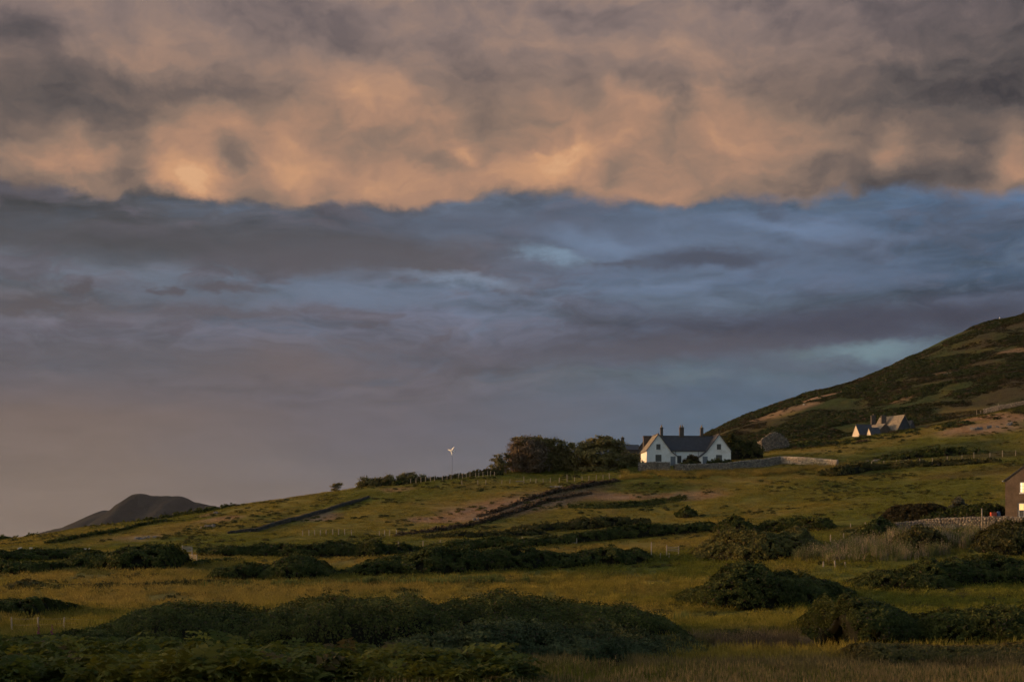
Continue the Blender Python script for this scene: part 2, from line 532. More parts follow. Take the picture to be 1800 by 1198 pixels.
class MB:
    def __init__(self):
        self.v, self.f, self.mi = [], [], []

    def add(self, vs, fs, mi=0):
        n = len(self.v)
        self.v += [tuple(p) for p in vs]
        self.f += [tuple(i + n for i in q) for q in fs]
        self.mi += [mi] * len(fs)
        return self

    def box(self, x0, x1, y0, y1, z0, z1, mi=0):
        return self.add([(x0, y0, z0), (x1, y0, z0), (x1, y1, z0), (x0, y1, z0), (x0, y0, z1), (x1, y0, z1), (x1, y1, z1), (x0, y1, z1)],
                        [(0, 3, 2, 1), (4, 5, 6, 7), (0, 1, 5, 4), (1, 2, 6, 5), (2, 3, 7, 6), (3, 0, 4, 7)], mi)

    def prism(self, poly, y0, y1, mi=0):
        """polygon in x,z pushed along y; polygon counter-clockwise seen from -y"""
        n = len(poly)
        vs = [(x, y0, z) for x, z in poly] + [(x, y1, z) for x, z in poly]
        fs = [tuple(range(n)), tuple(range(2 * n - 1, n - 1, -1))]
        fs += [(i, i + n, (i + 1) % n + n, (i + 1) % n) for i in range(n)]
        return self.add(vs, fs, mi)

    def slab(self, a, b, c, d, th, mi=0):
        """a sheet a b c d (counter-clockwise from outside) with thickness inward"""
        a, b, c, d = map(Vector, (a, b, c, d))
        n = (b - a).cross(d - a).normalized() * th
        return self.add([a, b, c, d, a - n, b - n, c - n, d - n],
                        [(0, 1, 2, 3), (7, 6, 5, 4), (0, 4, 5, 1), (1, 5, 6, 2), (2, 6, 7, 3), (3, 7, 4, 0)], mi)

    def tube(self, pts, rads, n=6, mi=0):
        pts = [Vector(p) for p in pts]
        rings = []
        vs = []
        for i, p in enumerate(pts):
            d = (pts[min(i + 1, len(pts) - 1)] - pts[max(i - 1, 0)]).normalized()
            a = d.orthogonal().normalized() if abs(d.z) < .9 else Vector((1, 0, 0)).cross(d).normalized()
            b = d.cross(a)
            rings.append(len(vs))
            vs += [p + (a * math.cos(k * 2 * math.pi / n) + b * math.sin(k * 2 * math.pi / n)) * rads[i] for k in range(n)]
        fs = []
        for i in range(len(pts) - 1):
            for k in range(n):
                a0, a1 = rings[i] + k, rings[i] + (k + 1) % n
                fs.append((a0, a1, a1 + n, a0 + n))
        fs.append(tuple(range(n - 1, -1, -1)))
        fs.append(tuple(range(rings[-1], rings[-1] + n)))
        return self.add(vs, fs, mi)

    def build(self, name, mats, parent=None, smooth=False):
        me = bpy.data.meshes.new(name)
        me.from_pydata(self.v, [], self.f)
        me.polygons.foreach_set('material_index', self.mi)
        if smooth:
            me.polygons.foreach_set('use_smooth', [True] * len(self.f))
        me.update()
        return link(name, me, mats, parent)


# ------------------------------------------------------------------ materials
def material(name, color=(.5, .5, .5), rough=.8, noise=None, bump=None, attr=None, inst=None, transl=0.0, spec=.3, metallic=0.0, emit=None, var=None, detail=3.0):
    """colour, optionally from an attribute, with grain: noise = (scale, low, high) multiplies, var = list of (scale, lo, hi, colour) patches, bump = (scale, metres)"""
    m = bpy.data.materials.new(name)
    m.use_nodes = True
    t = m.node_tree
    t.nodes.clear()
    N = NT(t)
    out = N.new('ShaderNodeOutputMaterial')
    b = N.new('ShaderNodeBsdfPrincipled')
    b.inputs['Roughness'].default_value = rough
    b.inputs['Metallic'].default_value = metallic
    b.inputs['Specular IOR Level'].default_value = spec
    pos = N.new('ShaderNodeNewGeometry').outputs['Position']
    if attr:
        c = N.new('ShaderNodeAttribute', attribute_name=attr).outputs['Color']
    elif inst:
        c = N.new('ShaderNodeAttribute', attribute_name=inst, attribute_type='INSTANCER').outputs['Color']
    else:
        n = N.new('ShaderNodeRGB')
        n.outputs[0].default_value = (*color, 1)
        c = n.outputs[0]
    for (sc, lo, hi, col) in (var or []):
        c = N.mix(N.sstep(N.noise(pos, sc, 4, .6), lo, hi), c, (*col, 1))
    for ns in ([noise] if noise and not isinstance(noise, list) else (noise or [])):
        f = N.noise(pos, ns[0], detail, .6)
        k = N.new('ShaderNodeMapRange')
        N.put(k.inputs[0], f)
        k.inputs[1].default_value, k.inputs[2].default_value = .3, .7
        k.inputs[3].default_value, k.inputs[4].default_value = ns[1], ns[2]
        c = N.vm('SCALE', c, scale=k.outputs[0])
    t.links.new(c, b.inputs['Base Color'])
    if bump:
        bn = N.new('ShaderNodeBump')
        bn.inputs['Strength'].default_value = 1.0
        bn.inputs['Distance'].default_value = bump[1]
        N.put(bn.inputs['Height'], N.noise(pos, bump[0], 5, .65))
        t.links.new(bn.outputs[0], b.inputs['Normal'])
    if emit:
        b.inputs['Emission Color'].default_value = (*emit[:3], 1)
        b.inputs['Emission Strength'].default_value = emit[3]
    sh = b.outputs[0]
    if transl > 0:
        tr = N.new('ShaderNodeBsdfTranslucent')
        t.links.new(c, tr.inputs['Color'])
        mx = N.new('ShaderNodeMixShader')
        mx.inputs[0].default_value = transl
        t.links.new(sh, mx.inputs[1])
        t.links.new(tr.outputs[0], mx.inputs[2])
        sh = mx.outputs[0]
    t.links.new(sh, out.inputs[0])
    return m


M = {}
M['ground'] = material('ground_turf', attr='Col', rough=.95, noise=[(.35, .75, 1.25), (2.2, .7, 1.3)], bump=(1.4, .55), spec=.1, detail=4)
M['grass'] = material('grass_blades', inst='gcol', rough=.7, transl=.38, spec=.15)
M['leaf'] = material('leaves', attr='Col', rough=.75, transl=.22, spec=.10)
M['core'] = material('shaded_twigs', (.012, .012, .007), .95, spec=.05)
M['bark'] = material('bark', (.23, .185, .145), .9, noise=(3.0, .6, 1.3), bump=(4.0, .05))
M['limewash'] = material('white_limewash', (.80, .79, .77), .85, noise=[(.8, .90, 1.03), (6., .94, 1.03)], var=[(.45, .56, .78, (.64, .60, .54))], bump=(5.0, .03))
M['sun_toned'] = material('sun_toned_limewash', (.54, .47, .40), .85, noise=[(.8, .9, 1.03)], bump=(5.0, .02))  # white limewash darkened and warmed, holding down the strong sunlight in its colour
M['render'] = material('brown_grey_render', (.125, .088, .062), .9, noise=[(.9, .75, 1.2), (7., .85, 1.15)], bump=(4.0, .04))
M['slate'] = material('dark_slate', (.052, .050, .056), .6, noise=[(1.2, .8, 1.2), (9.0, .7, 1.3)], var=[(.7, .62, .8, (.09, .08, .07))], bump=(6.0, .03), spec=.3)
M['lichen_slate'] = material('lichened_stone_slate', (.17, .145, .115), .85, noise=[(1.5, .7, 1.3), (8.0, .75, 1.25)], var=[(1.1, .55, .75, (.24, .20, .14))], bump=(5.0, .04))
M['ridge'] = material('ridge_tile', (.09, .075, .07), .8, noise=(6.0, .8, 1.2))
M['stone'] = material('wall_stone', attr='Col', rough=.9, noise=(5.0, .75, 1.25), bump=(7.0, .03))
M['mortar'] = material('wall_heart', (.07, .062, .052), .95)
M['chimney'] = material('chimney_stone', (.088, .074, .066), .9, noise=[(4.0, .65, 1.35)], bump=(5.0, .05))
M['pot'] = material('clay_pot', (.24, .17, .11), .8, noise=(5.0, .8, 1.2))
M['glass'] = material('window_glass', (.085, .088, .093), .08, spec=.6)
M['darkframe'] = material('dark_window_frame', (.022, .022, .025), .5)
M['paint'] = material('pale_grey_paint', (.52, .54, .56), .5)
M['door'] = material('grey_blue_door', (.16, .18, .21), .55, noise=(4.0, .85, 1.1))
M['timber'] = material('weathered_timber', (.31, .26, .20), .85, noise=[(6.0, .75, 1.2)], bump=(9.0, .02))
M['wire'] = material('galvanised_wire', (.25, .25, .25), .45, metallic=.6)
M['turbine'] = material('white_turbine_paint', (.82, .82, .80), .4)
M['steel'] = material('grey_steel', (.13, .13, .14), .6, metallic=.3)
M['wool'] = material('sheep_wool', (.52, .48, .42), .95, noise=(9.0, .85, 1.1), bump=(14.0, .05))
M['sheepface'] = material('sheep_face', (.60, .55, .47), .9)
M['rock'] = material('lichened_rock', (.17, .155, .145), .9, noise=[(2.0, .6, 1.35)], var=[(1.2, .58, .72, (.26, .24, .20))], bump=(3.0, .12))
M['hill'] = material('heath_hill', (.022, .022, .022), .95, noise=[(.02, .75, 1.2), (.006, .8, 1.2)], bump=(.02, 9.0), spec=.05)
M['sea'] = material('sea_water', (.02, .03, .035), .25, bump=(.2, .25), spec=.5)
M['lit'] = material('lit_window_pane', (.8, .6, .3), .3, emit=(1.0, .62, .24, .40))
M['curtain'] = material('bright_net_curtain', (.9, .8, .6), .6, emit=(1.0, .82, .50, .52))
M['red'] = material('red_plastic', (.40, .07, .035), .5)
M['blue'] = material('blue_plastic', (.045, .075, .16), .5)
M['foxglove'] = material('foxglove_bells', (.25, .04, .14), .7, transl=.3)

# ------------------------------------------------------------------ ground
GREEN, OLIVE, DRY = np.array((.100, .099, .013)), np.array((.160, .126, .021)), np.array((.190, .138, .036))
PINK, SCRUB, HEATH, EARTH = np.array((.27, .165, .10)), np.array((.030, .042, .010)), np.array((.050, .040, .018)), np.array((.10, .07, .045))
# bare and dead-bracken patches, gorse and lush patches: (u, v, half width in px, half depth in metres, colour, weight)
PATCHES = []
for (u, v, ru, rd, c, w) in [
    (385, 912, 40, 10, PINK, .8), (560, 908, 35, 9, PINK, .8), (480, 900, 40, 6, DRY, .7), (300, 925, 60, 16, DRY, .6), (230, 945, 60, 8, PINK, .45), (365, 905, 14, 5, PINK, .6),
    (900, 888, 95, 12, PINK, .75), (985, 871, 70, 9, PINK, .7), (820, 909, 85, 7, PINK, .65), (1045, 857, 60, 7, EARTH, .7), (740, 914, 45, 5, PINK, .8), (800, 912, 60, 5, PINK, .6), (870, 893, 70, 8, PINK, .85), (930, 880, 60, 8, PINK, .8), (1000, 868, 60, 7, EARTH, .7), (1070, 872, 40, 5, PINK, .8),
    (1120, 873, 45, 4, PINK, .7), (1210, 870, 60, 6, PINK, .7), (700, 860, 30, 5, PINK, .6), (1060, 885, 70, 6, SCRUB, .6), (1160, 858, 70, 5, SCRUB, .45), (1230, 885, 120, 8, OLIVE, .5),
    (850, 926, 60, 6, SCRUB, .4), (520, 870, 40, 7, SCRUB, .4), (620, 885, 60, 6, GREEN, .6), (1450, 850, 110, 10, GREEN, .5), (1560, 860, 200, 16, GREEN, .6),
    (1440, 699, 34, 10, PINK, .85), (1400, 716, 34, 6, PINK, .7), (1352, 733, 44, 6, PINK, .8), (1420, 712, 20, 5, PINK, .6), (1480, 688, 26, 7, PINK, .7), (1385, 728, 30, 5, DRY, .6), (1560, 650, 30, 10, HEATH, .7), (1620, 628, 40, 10, HEATH, .7),
    (1760, 575, 60, 26, HEATH, .9), (1790, 615, 26, 8, PINK, .6), (1670, 655, 24, 5, PINK, .6), (1580, 705, 26, 5, PINK, .5), (1470, 735, 40, 10, HEATH, .7), (1690, 726, 60, 10, DRY, .5),
    (1760, 735, 50, 12, PINK, .9), (1720, 755, 60, 8, PINK, .8), (1600, 765, 90, 10, DRY, .8), (1520, 785, 90, 8, DRY, .6), (1440, 785, 60, 8, OLIVE, .8), (1660, 790, 120, 10, SCRUB, .8),
    (1740, 800, 90, 8, HEATH, .7), (1600, 800, 60, 6, HEATH, .6), (1480, 815, 60, 7, SCRUB, .7), (1560, 825, 130, 8, SCRUB, .45), (1730, 830, 90, 10, HEATH, .5),
    (1330, 1122, 120, 2.2, PINK, .7), (1350, 1132, 110, 3, EARTH, .8), (1530, 930, 50, 10, EARTH, .3), (1650, 1176, 420, 9, EARTH, .7), (1100, 1185, 420, 8, EARTH, .65), (60, 1115, 90, 6, DRY, .5),
    (900, 1035, 260, 18, OLIVE, .7), (400, 1045, 360, 20, DRY, .75), (150, 1010, 200, 8, DRY, .6), (620, 958, 120, 6, GREEN, .8), (850, 950, 160, 8, GREEN, .6), (1080, 965, 160, 8, DRY, .55),
    (200, 975, 300, 10, DRY, .5), (1050, 1000, 200, 14, GREEN, .4), (1350, 1085, 140, 14, OLIVE, .6), (1600, 1060, 300, 14, GREEN, .5),
]:
    p = hit(u, v)
    PATCHES.append((p.x, p.y, ru / F * p.y, rd, c, w))


def groundcol(x, y):
    n1 = fbm(x / 26., y / 40., 4, 21)
    n2 = fbm(x / 5., y / 8., 3, 31)
    c = GREEN + (OLIVE - GREEN) * np.clip((n1 - .38) * 4.5, 0, 1)[:, None]
    c = c + (DRY - c) * (np.clip((n2 - .52) * 4, 0, 1) * np.clip((n1 - .35) * 3, 0, .8))[:, None]
    far = np.clip((y - 395) / 60., 0, 1) * np.clip((x - 30) / 50., 0, 1)
    n3 = fbm(x / 30., y / 34., 4, 41)
    hill = SCRUB + (HEATH - SCRUB) * np.clip((n3 - .48) * 6, 0, 1)[:, None]
    hill = hill + (OLIVE * .5 - hill) * np.clip((n2 - .56) * 5, 0, .5)[:, None]
    c = c + (hill - c) * far[:, None]
    wx = (fbm(x / 12., y / 12., 3, 51) - .5) * 1.5
    wy = (fbm(x / 12., y / 12., 3, 61) - .5) * 1.5
    for (px, py, rx, ry, col, w) in PATCHES:
        r = np.sqrt(((x - px) / rx + wx) ** 2 + ((y - py) / ry + wy) ** 2)
        k = np.clip(1.45 - r, 0, 1)
        k = k * k * (3 - 2 * k) * w
        c = c + (col - c) * k[:, None]
    return c


def make_ground():
    ys = [-140., -100, -70, -45, -25, -10, 0, 6, 11, 15, 18]
    while ys[-1] < 1700:
        ys.append(ys[-1] + max(.45, ys[-1] * .0068 if ys[-1] < 450 else ys[-1] * .012))
    ys = np.array(ys)
    nc = 760
    t = np.linspace(-1, 1, nc)
    s = np.sign(t) * (.45 * np.abs(t) + .55 * np.abs(t) ** 2.6)
    X = s[None, :] * (150 + .55 * np.maximum(ys, 0))[:, None]
    Y = np.repeat(ys[:, None], nc, 1)
    x, y = X.ravel(), Y.ravel()
    z = H(x, y)
    z = z + (fbm(x / 1.6, y / 2.2, 2, 5) - .5) * .16
    nr = len(ys)
    i = (np.arange(nr - 1)[:, None] * nc + np.arange(nc - 1)[None, :]).ravel()
    faces = np.stack([i, i + 1, i + nc + 1, i + nc], 1).ravel()
    me = np_mesh('ground', np.stack([x, y, z], 1), faces, 4, groundcol(x, y), smooth=True)
    tag(link('ground', me, M['ground']), kind='structure')
    # the sea round the island, out to the horizon
    mb = MB()
    R = 45000
    ring = [(R * math.cos(a), R * math.sin(a), 0) for a in np.linspace(0, 2 * math.pi, 64, endpoint=False)]
    mb.add(ring, [tuple(range(64))])
    tag(mb.build('sea', M['sea']), kind='structure')


make_ground()


def make_far_hill():
    """the hill across the sound: a ridge 4.2 km away"""
    D0 = 4200.0
    prof = [(-60, 954), (20, 950), (60, 942), (100, 930.5), (140, 918.5), (165, 904), (180, 896), (213, 893.5), (219, 886.5), (229, 876), (240, 870), (250, 867.5), (262, 868), (268, 870), (290, 871), (314, 870.5), (330, 875), (345, 882), (385, 889.5), (430, 897), (520, 910), (640, 930), (760, 950), (900, 956)]
    us = np.arange(-60, 901, 4.0)
    top = np.interp(us, [p[0] for p in prof], [p[1] for p in prof])
    top = top + (vnoise(us / 9., us * 0, 3) - .5) * 1.8 + (vnoise(us / 3.5, us * 0, 5) - .5) * 1.1
    ht = (HV - top) / F * D0 + CZ
    rows = []
    N_ = 26
    for k in range(N_ + 1):
        t = k / N_ * 2 - 1                      # -1 front foot, 0 crest, 1 back foot
        y = D0 + t * 650 + 120 * (vnoise(us / 40., us * 0 + k * .15, 9) - .5)
        prof_t = (1 - abs(t) ** 1.25)
        z = ht * prof_t - 1.0
        x = D0 * (us - 900) / F * (1 + t * .02)
        z = z + (fbm(x / 130., y / 130., 4, 15) - .5) * 26 * (1 - abs(t)) * min(1, abs(t) * 4) * np.clip(ht / 50, 0, 1)
        rows.append(np.stack([x, y, z], 1))
    v = np.concatenate(rows)
    n = len(us)
    i = (np.arange(N_)[:, None] * n + np.arange(n - 1)[None, :]).ravel()
    me = np_mesh('hill', v, np.stack([i, i + 1, i + n + 1, i + n], 1).ravel(), 4, smooth=True)
    tag(link('hill', me, M['hill']), kind='structure')


make_far_hill()

# ------------------------------------------------------------------ scattered ground cover (nobody could count it)
def scatter(name, pts, rot, scl, cols, proto_me, mat, kind='stuff', label=None, cat=None):
    proto = bpy.data.objects.new(name + '_source', proto_me)
    if not proto_me.materials:
        proto_me.materials.append(mat)
    me = bpy.data.meshes.new(name)
    n = len(pts)
    me.vertices.add(n)
    me.vertices.foreach_set('co', np.asarray(pts, np.float32).ravel())
    a = me.attributes.new('rot', 'FLOAT_VECTOR', 'POINT')
    a.data.foreach_set('vector', np.asarray(rot, np.float32).ravel())
    a = me.attributes.new('scl', 'FLOAT_VECTOR', 'POINT')
    a.data.foreach_set('vector', np.asarray(scl, np.float32).ravel())
    a = me.attributes.new('gcol', 'FLOAT_COLOR', 'POINT')
    c = np.ones((n, 4), np.float32)
    c[:, :3] = cols
    a.data.foreach_set('color', c.ravel())
    ob = link(name, me, mat)
    g = bpy.data.node_groups.new(name + '_scatter', 'GeometryNodeTree')
    g.interface.new_socket('Geometry', in_out='INPUT', socket_type='NodeSocketGeometry')
    g.interface.new_socket('Geometry', in_out='OUTPUT', socket_type='NodeSocketGeometry')
    gi, go = g.nodes.new('NodeGroupInput'), g.nodes.new('NodeGroupOutput')
    m2p = g.nodes.new('GeometryNodeMeshToPoints')
    iop = g.nodes.new('GeometryNodeInstanceOnPoints')
    oi = g.nodes.new('GeometryNodeObjectInfo')
    oi.inputs['Object'].default_value = proto
    oi.inputs['As Instance'].default_value = True

    def na(nm):
        k = g.nodes.new('GeometryNodeInputNamedAttribute')
        k.data_type = 'FLOAT_VECTOR'
        k.inputs['Name'].default_value = nm
        return k.outputs[0]
    L = g.links.new
    L(gi.outputs[0], m2p.inputs[0])
    L(m2p.outputs[0], iop.inputs['Points'])
    L(oi.outputs['Geometry'], iop.inputs['Instance'])
    L(na('rot'), iop.inputs['Rotation'])
    L(na('scl'), iop.inputs['Scale'])
    L(iop.outputs[0], go.inputs[0])
    md = ob.modifiers.new('scatter', 'NODES')
    md.node_group = g
    return tag(ob, label, cat, None, kind)


def tuft_mesh(name, blades, h, spread, w, lean, seed, segs=2, head=False):
    r = random.Random(seed)
    mb = MB()
    for k in range(blades):
        a = r.uniform(0, 2 * math.pi)
        d = r.uniform(0, spread)
        x, y = d * math.cos(a), d * math.sin(a)
        hh = h * r.uniform(.55, 1.15)
        la = r.uniform(0, 2 * math.pi)
        ll = lean * r.uniform(.2, 1.0) * hh
        dx, dy = math.cos(la) * ll, math.sin(la) * ll
        wa = r.uniform(0, math.pi)
        wx, wy = math.cos(wa) * w / 2, math.sin(wa) * w / 2
        p1 = (x + dx * .35, y + dy * .35, hh * .6)
        p2 = (x + dx, y + dy, hh)
        mb.add([(x - wx, y - wy, -.05), (x + wx, y + wy, -.05), (p1[0] + wx * .8, p1[1] + wy * .8, p1[2]), (p1[0] - wx * .8, p1[1] - wy * .8, p1[2]), p2], [(0, 1, 2, 3), (3, 2, 4)])
        if head:
            mb.add([(p2[0] - w * .9, p2[1], p2[2] - .10), (p2[0] + w * .9, p2[1], p2[2] - .10), (p2[0], p2[1] + w * .5, p2[2] + .08)], [(0, 1, 2)])
    me = bpy.data.meshes.new(name)
    me.from_pydata(mb.v, [], mb.f)
    return me


def clump_mesh(name, n, rad, leaf, seed, flat=.75):
    r = random.Random(seed)
    mb = MB()
    for k in range(n):
        d = Vector((r.gauss(0, 1), r.gauss(0, 1), abs(r.gauss(0, 1)) * 1.0 + .05)).normalized()
        p = d * rad * r.uniform(.65, 1.08)
        p.z *= flat
        nn = (d + Vector((r.gauss(0, .5), r.gauss(0, .5), r.gauss(0, .5)))).normalized()
        a = nn.orthogonal().normalized()
        a = Matrix.Rotation(r.uniform(0, 6.28), 3, nn) @ a
        b = nn.cross(a)
        s = leaf * r.uniform(.6, 1.3)
        mb.add([p - a * s, p - b * s * .6, p + a * s, p + b * s * .6], [(0, 1, 2, 3)])
    me = bpy.data.meshes.new(name)
    me.from_pydata(mb.v, [], mb.f)
    return me


def frond_mesh(name, seed):
    """a bunch of bracken fronds: arching stalks with paired tapering leaflets"""
    r = random.Random(seed)
    mb = MB()
    for k in range(4):
        a = r.uniform(0, 6.28)
        L_, hgt = r.uniform(.7, 1.0), r.uniform(.6, .95)
        ca, sa = math.cos(a), math.sin(a)
        prev = None
        for i in range(9):
            t = i / 8
            out = L_ * t ** 1.5
            z = hgt * (1 - (1 - t) ** 2) - .25 * t ** 3
            p = Vector((ca * out, sa * out, z))
            if prev is not None and i > 1:
                d = (p - prev).normalized()
                side = Vector((-sa, ca, 0))
                ln = .34 * (1 - t) ** .8 * (1 if i > 2 else .8) + .03
                for sg in (-1, 1):
                    tip = p + side * sg * ln + d * ln * .35 + Vector((0, 0, -.10 * ln + r.uniform(-.04, .04)))
                    m1 = p + side * sg * ln * .45 + d * .075
                    m2 = p + side * sg * ln * .45 - d * .055
                    mb.add([p, m2, tip, m1], [(0, 1, 2, 3)])
            if prev is not None:
                s = Vector((-sa, ca, 0)) * .008
                mb.add([prev - s, prev + s, p + s, p - s], [(0, 1, 2, 3)])
            prev = p
    me = bpy.data.meshes.new(name)
    me.from_pydata(mb.v, [], mb.f)
    return me


def wedge(n, d0, d1, u0, u1, power):
    """random ground points in a wedge of the view, density ~ D**-power per square metre"""
    q = rng.random(n)
    k = 2 - power
    D = (d0 ** k + q * (d1 ** k - d0 ** k)) ** (1 / k)
    u = rng.uniform(u0, u1, n)
    return D * (u - 900) / F, D


def make_grass():
    x, y = wedge(230000, 36, 420, -420, 2220, 1.45)
    keep = fbm(x / 4., y / 6., 3, 71) > .36
    x, y = x[keep], y[keep]
    n = len(x)
    z = H(x, y)
    c = groundcol(x, y)
    dk = np.clip(rng.normal(1.0, .22, n), .5, 1.6)[:, None]
    c = c * dk * 1.25
    grazed = np.clip((y - 195) / 45., 0, 1)
    hs = (1.0 - .52 * grazed) * rng.uniform(.6, 1.25, n) * (0.75 + .6 * fbm(x / 14., y / 20., 2, 81))
    ws = np.clip(y / 110., .8, 3.2) * rng.uniform(.8, 1.2, n)
    rot = np.stack([rng.normal(0, .06, n), rng.normal(.08, .06, n), rng.uniform(0, 6.28, n)], 1)
    half = rng.random(n) < .5
    p = np.stack([x, y, z], 1)
    s = np.stack([ws, ws, hs], 1)
    scatter('grass', p[half], rot[half], s[half], c[half], tuft_mesh('tuft', 9, .46, .22, .030, .55, 1), M['grass'])
    near = ~half
    scatter('meadow_grass', p[near], rot[near], s[near], c[near], tuft_mesh('seed_tuft', 8, .55, .20, .022, .5, 2, head=True), M['grass'])
    # tall dry grass at the foot of the view
    x, y = wedge(15000, 38, 55, 520, 2150, 1.0)
    z = H(x, y)
    n = len(x)
    u = 900 + F * x / y
    keep = fbm(x / 2.5, y / 2.5, 3, 91) > .36 + .3 * np.clip((y - 48) / 8., 0, 1) + .3 * np.clip((760 - u) / 200., 0, 1)
    x, y, z = x[keep], y[keep], z[keep]
    n = len(x)
    c = (np.array((.27, .175, .075)) * rng.uniform(.6, 1.3, (n, 1)))
    c[rng.random(n) < .40] = np.array((.085, .085, .022))
    # golden tufts left uncut under the garden walls of the white house
    D2 = rng.uniform(326, 343, 2600)
    u2 = rng.uniform(1090, 1500, 2600)
    x2, y2 = D2 * (u2 - 900) / F, D2
    k = fbm(x2 / 3., y2 / 4., 3, 95) > .47
    x2, y2 = x2[k], y2[k]
    n2 = len(x2)
    x, y, z = np.concatenate([x, x2]), np.concatenate([y, y2]), np.concatenate([z, H(x2, y2)])
    c = np.concatenate([c, np.array((.20, .155, .035)) * rng.uniform(.6, 1.3, (n2, 1))])
    n = len(x)
    rot = np.stack([rng.normal(0, .1, n), rng.normal(.1, .1, n), rng.uniform(0, 6.28, n)], 1)
    s = rng.uniform(.6, 1.15, (n, 1)) * np.array((1.1, 1.1, 1.0))
    s[-n2:] *= np.array((3.0, 3.0, 1.35))
    scatter('long_dry_grass', np.stack([x, y, z], 1), rot, s, c, tuft_mesh('long_tuft', 10, .62, .2, .016, .45, 3, head=True), M['grass'])


make_grass()


def make_hill_scrub():
    x, y = wedge(120000, 385, 770, 1120, 2250, 0.6)
    c = groundcol(x, y)
    n1 = fbm(x / 16., y / 16., 4, 101)
    bare = c[:, 0] > c[:, 1] * 1.42
    keep = (n1 > .34) & (~bare | (rng.random(len(x)) < .06)) & ((y > 410) | (n1 > .48))
    uu = 900 + F * x / y
    keep &= ~((y < 436) & (uu > 1470) & (rng.random(len(x)) > np.where(uu > 1660, .35, .06)))
    x, y, c, n1 = x[keep], y[keep], c[keep], n1[keep]
    n = len(x)
    z = H(x, y)
    dark = np.array((.033, .045, .011))
    mixk = np.clip((n1 - .42) * 6, 0, 1)[:, None]
    col = (c * .7 + (dark - c * .7) * mixk) * rng.uniform(.5, 1.15, (n, 1))
    rust = rng.random(n) < .10
    col[rust] = np.array((.075, .05, .028)) * rng.uniform(.7, 1.2, (rust.sum(), 1))
    s = rng.uniform(.4, 1.05, (n, 1)) * np.clip(.7 + (n1[:, None] - .40) * 4, .45, 1.6)
    s = s * np.array((1.2, 1.2, .85))
    rot = np.stack([rng.normal(0, .1, n), rng.normal(0, .1, n), rng.uniform(0, 6.28, n)], 1)
    scatter('hill_undergrowth', np.stack([x, y, z - .1], 1), rot, s, col, clump_mesh('heath_clump', 46, .8, .26, 5), M['grass'])
    # rush tufts on the grazed slopes
    x, y = wedge(15000, 95, 400, -100, 2000, 0.5)
    k = fbm(x / 7., y / 9., 3, 111) > .575 + .03 * (y < 200)
    x, y = x[k], y[k]
    n = len(x)
    col = (np.array((.045, .055, .016)) + rng.random((n, 1)) * np.array((.05, .03, .005))) * rng.uniform(.6, 1.3, (n, 1))
    scatter('rush_undergrowth', np.stack([x, y, H(x, y)], 1), np.stack([np.zeros(n), np.zeros(n), rng.uniform(0, 6.28, n)], 1), rng.uniform(.5, 1.1, (n, 1)) * np.array((1.1, 1.1, .8)), col, clump_mesh('rush_clump', 40, .55, .2, 6, .9), M['grass'])


make_hill_scrub()


def fill_poly(n, poly_uvd):
    """random ground points between columns: poly_uvd = [(u, D0, D1) ...]"""
    us = np.array([p[0] for p in poly_uvd], float)
    u = rng.uniform(us[0], us[-1], n)
    d0 = np.interp(u, us, [p[1] for p in poly_uvd])
    d1 = np.interp(u, us, [p[2] for p in poly_uvd])
    D = d0 + (d1 - d0) * rng.random(n)
    return D * (u - 900) / F, D, u


def make_reeds():
    x, y, u = fill_poly(3000, [(1395, 188, 194), (1450, 183, 200), (1560, 180, 199), (1650, 182, 197), (1720, 186, 195), (1860, 186, 195)])
    k = (fbm(x / 1.6, y / 2.2, 3, 121) > .47) & (rng.random(len(x)) < np.where(u > 1720, .45, 1))
    x, y = x[k], y[k]
    n = len(x)
    col = np.array((.32, .25, .16)) * rng.uniform(.55, 1.2, (n, 1))
    g = rng.random(n) < .60
    col[g] = np.array((.10, .11, .04)) * rng.uniform(.7, 1.3, (g.sum(), 1))
    scatter('reed_undergrowth', np.stack([x, y, H(x, y)], 1), np.stack([rng.normal(0, .13, n), rng.normal(.06, .13, n), rng.uniform(0, 6.28, n)], 1), rng.uniform(.45, 1.15, (n, 1)) * np.array((1, 1, 1.0)), col, tuft_mesh('reed', 9, 1.8, .5, .05, .3, 8, head=True), M['grass'])
    x, y, u = fill_poly(1500, [(640, 163, 167), (740, 160, 169), (850, 160, 170), (930, 165, 170)])
    x2, y2, u2 = fill_poly(500, [(350, 163, 165.5), (500, 163, 165), (660, 164, 166)])
    x3, y3, u3 = fill_poly(260, [(1000, 108, 114), (1100, 106, 113), (1210, 108, 113)])
    x, y = np.concatenate([x, x2, x3]), np.concatenate([y, y2, y3])
    k = fbm(x / 2.6, y / 2.6, 3, 131) > .47
    x, y = x[k], y[k]
    n = len(x)
    col = np.array((.105, .125, .035)) * rng.uniform(.6, 1.35, (n, 1))
    scatter('iris_leaves', np.stack([x, y, H(x, y)], 1), np.stack([rng.normal(0, .05, n), rng.normal(.05, .05, n), rng.uniform(0, 6.28, n)], 1), rng.uniform(.6, 1.1, (n, 1)) * np.array((1, 1, 1.)), col, tuft_mesh('iris', 7, 1.05, .25, .06, .22, 9), M['grass'])


make_reeds()


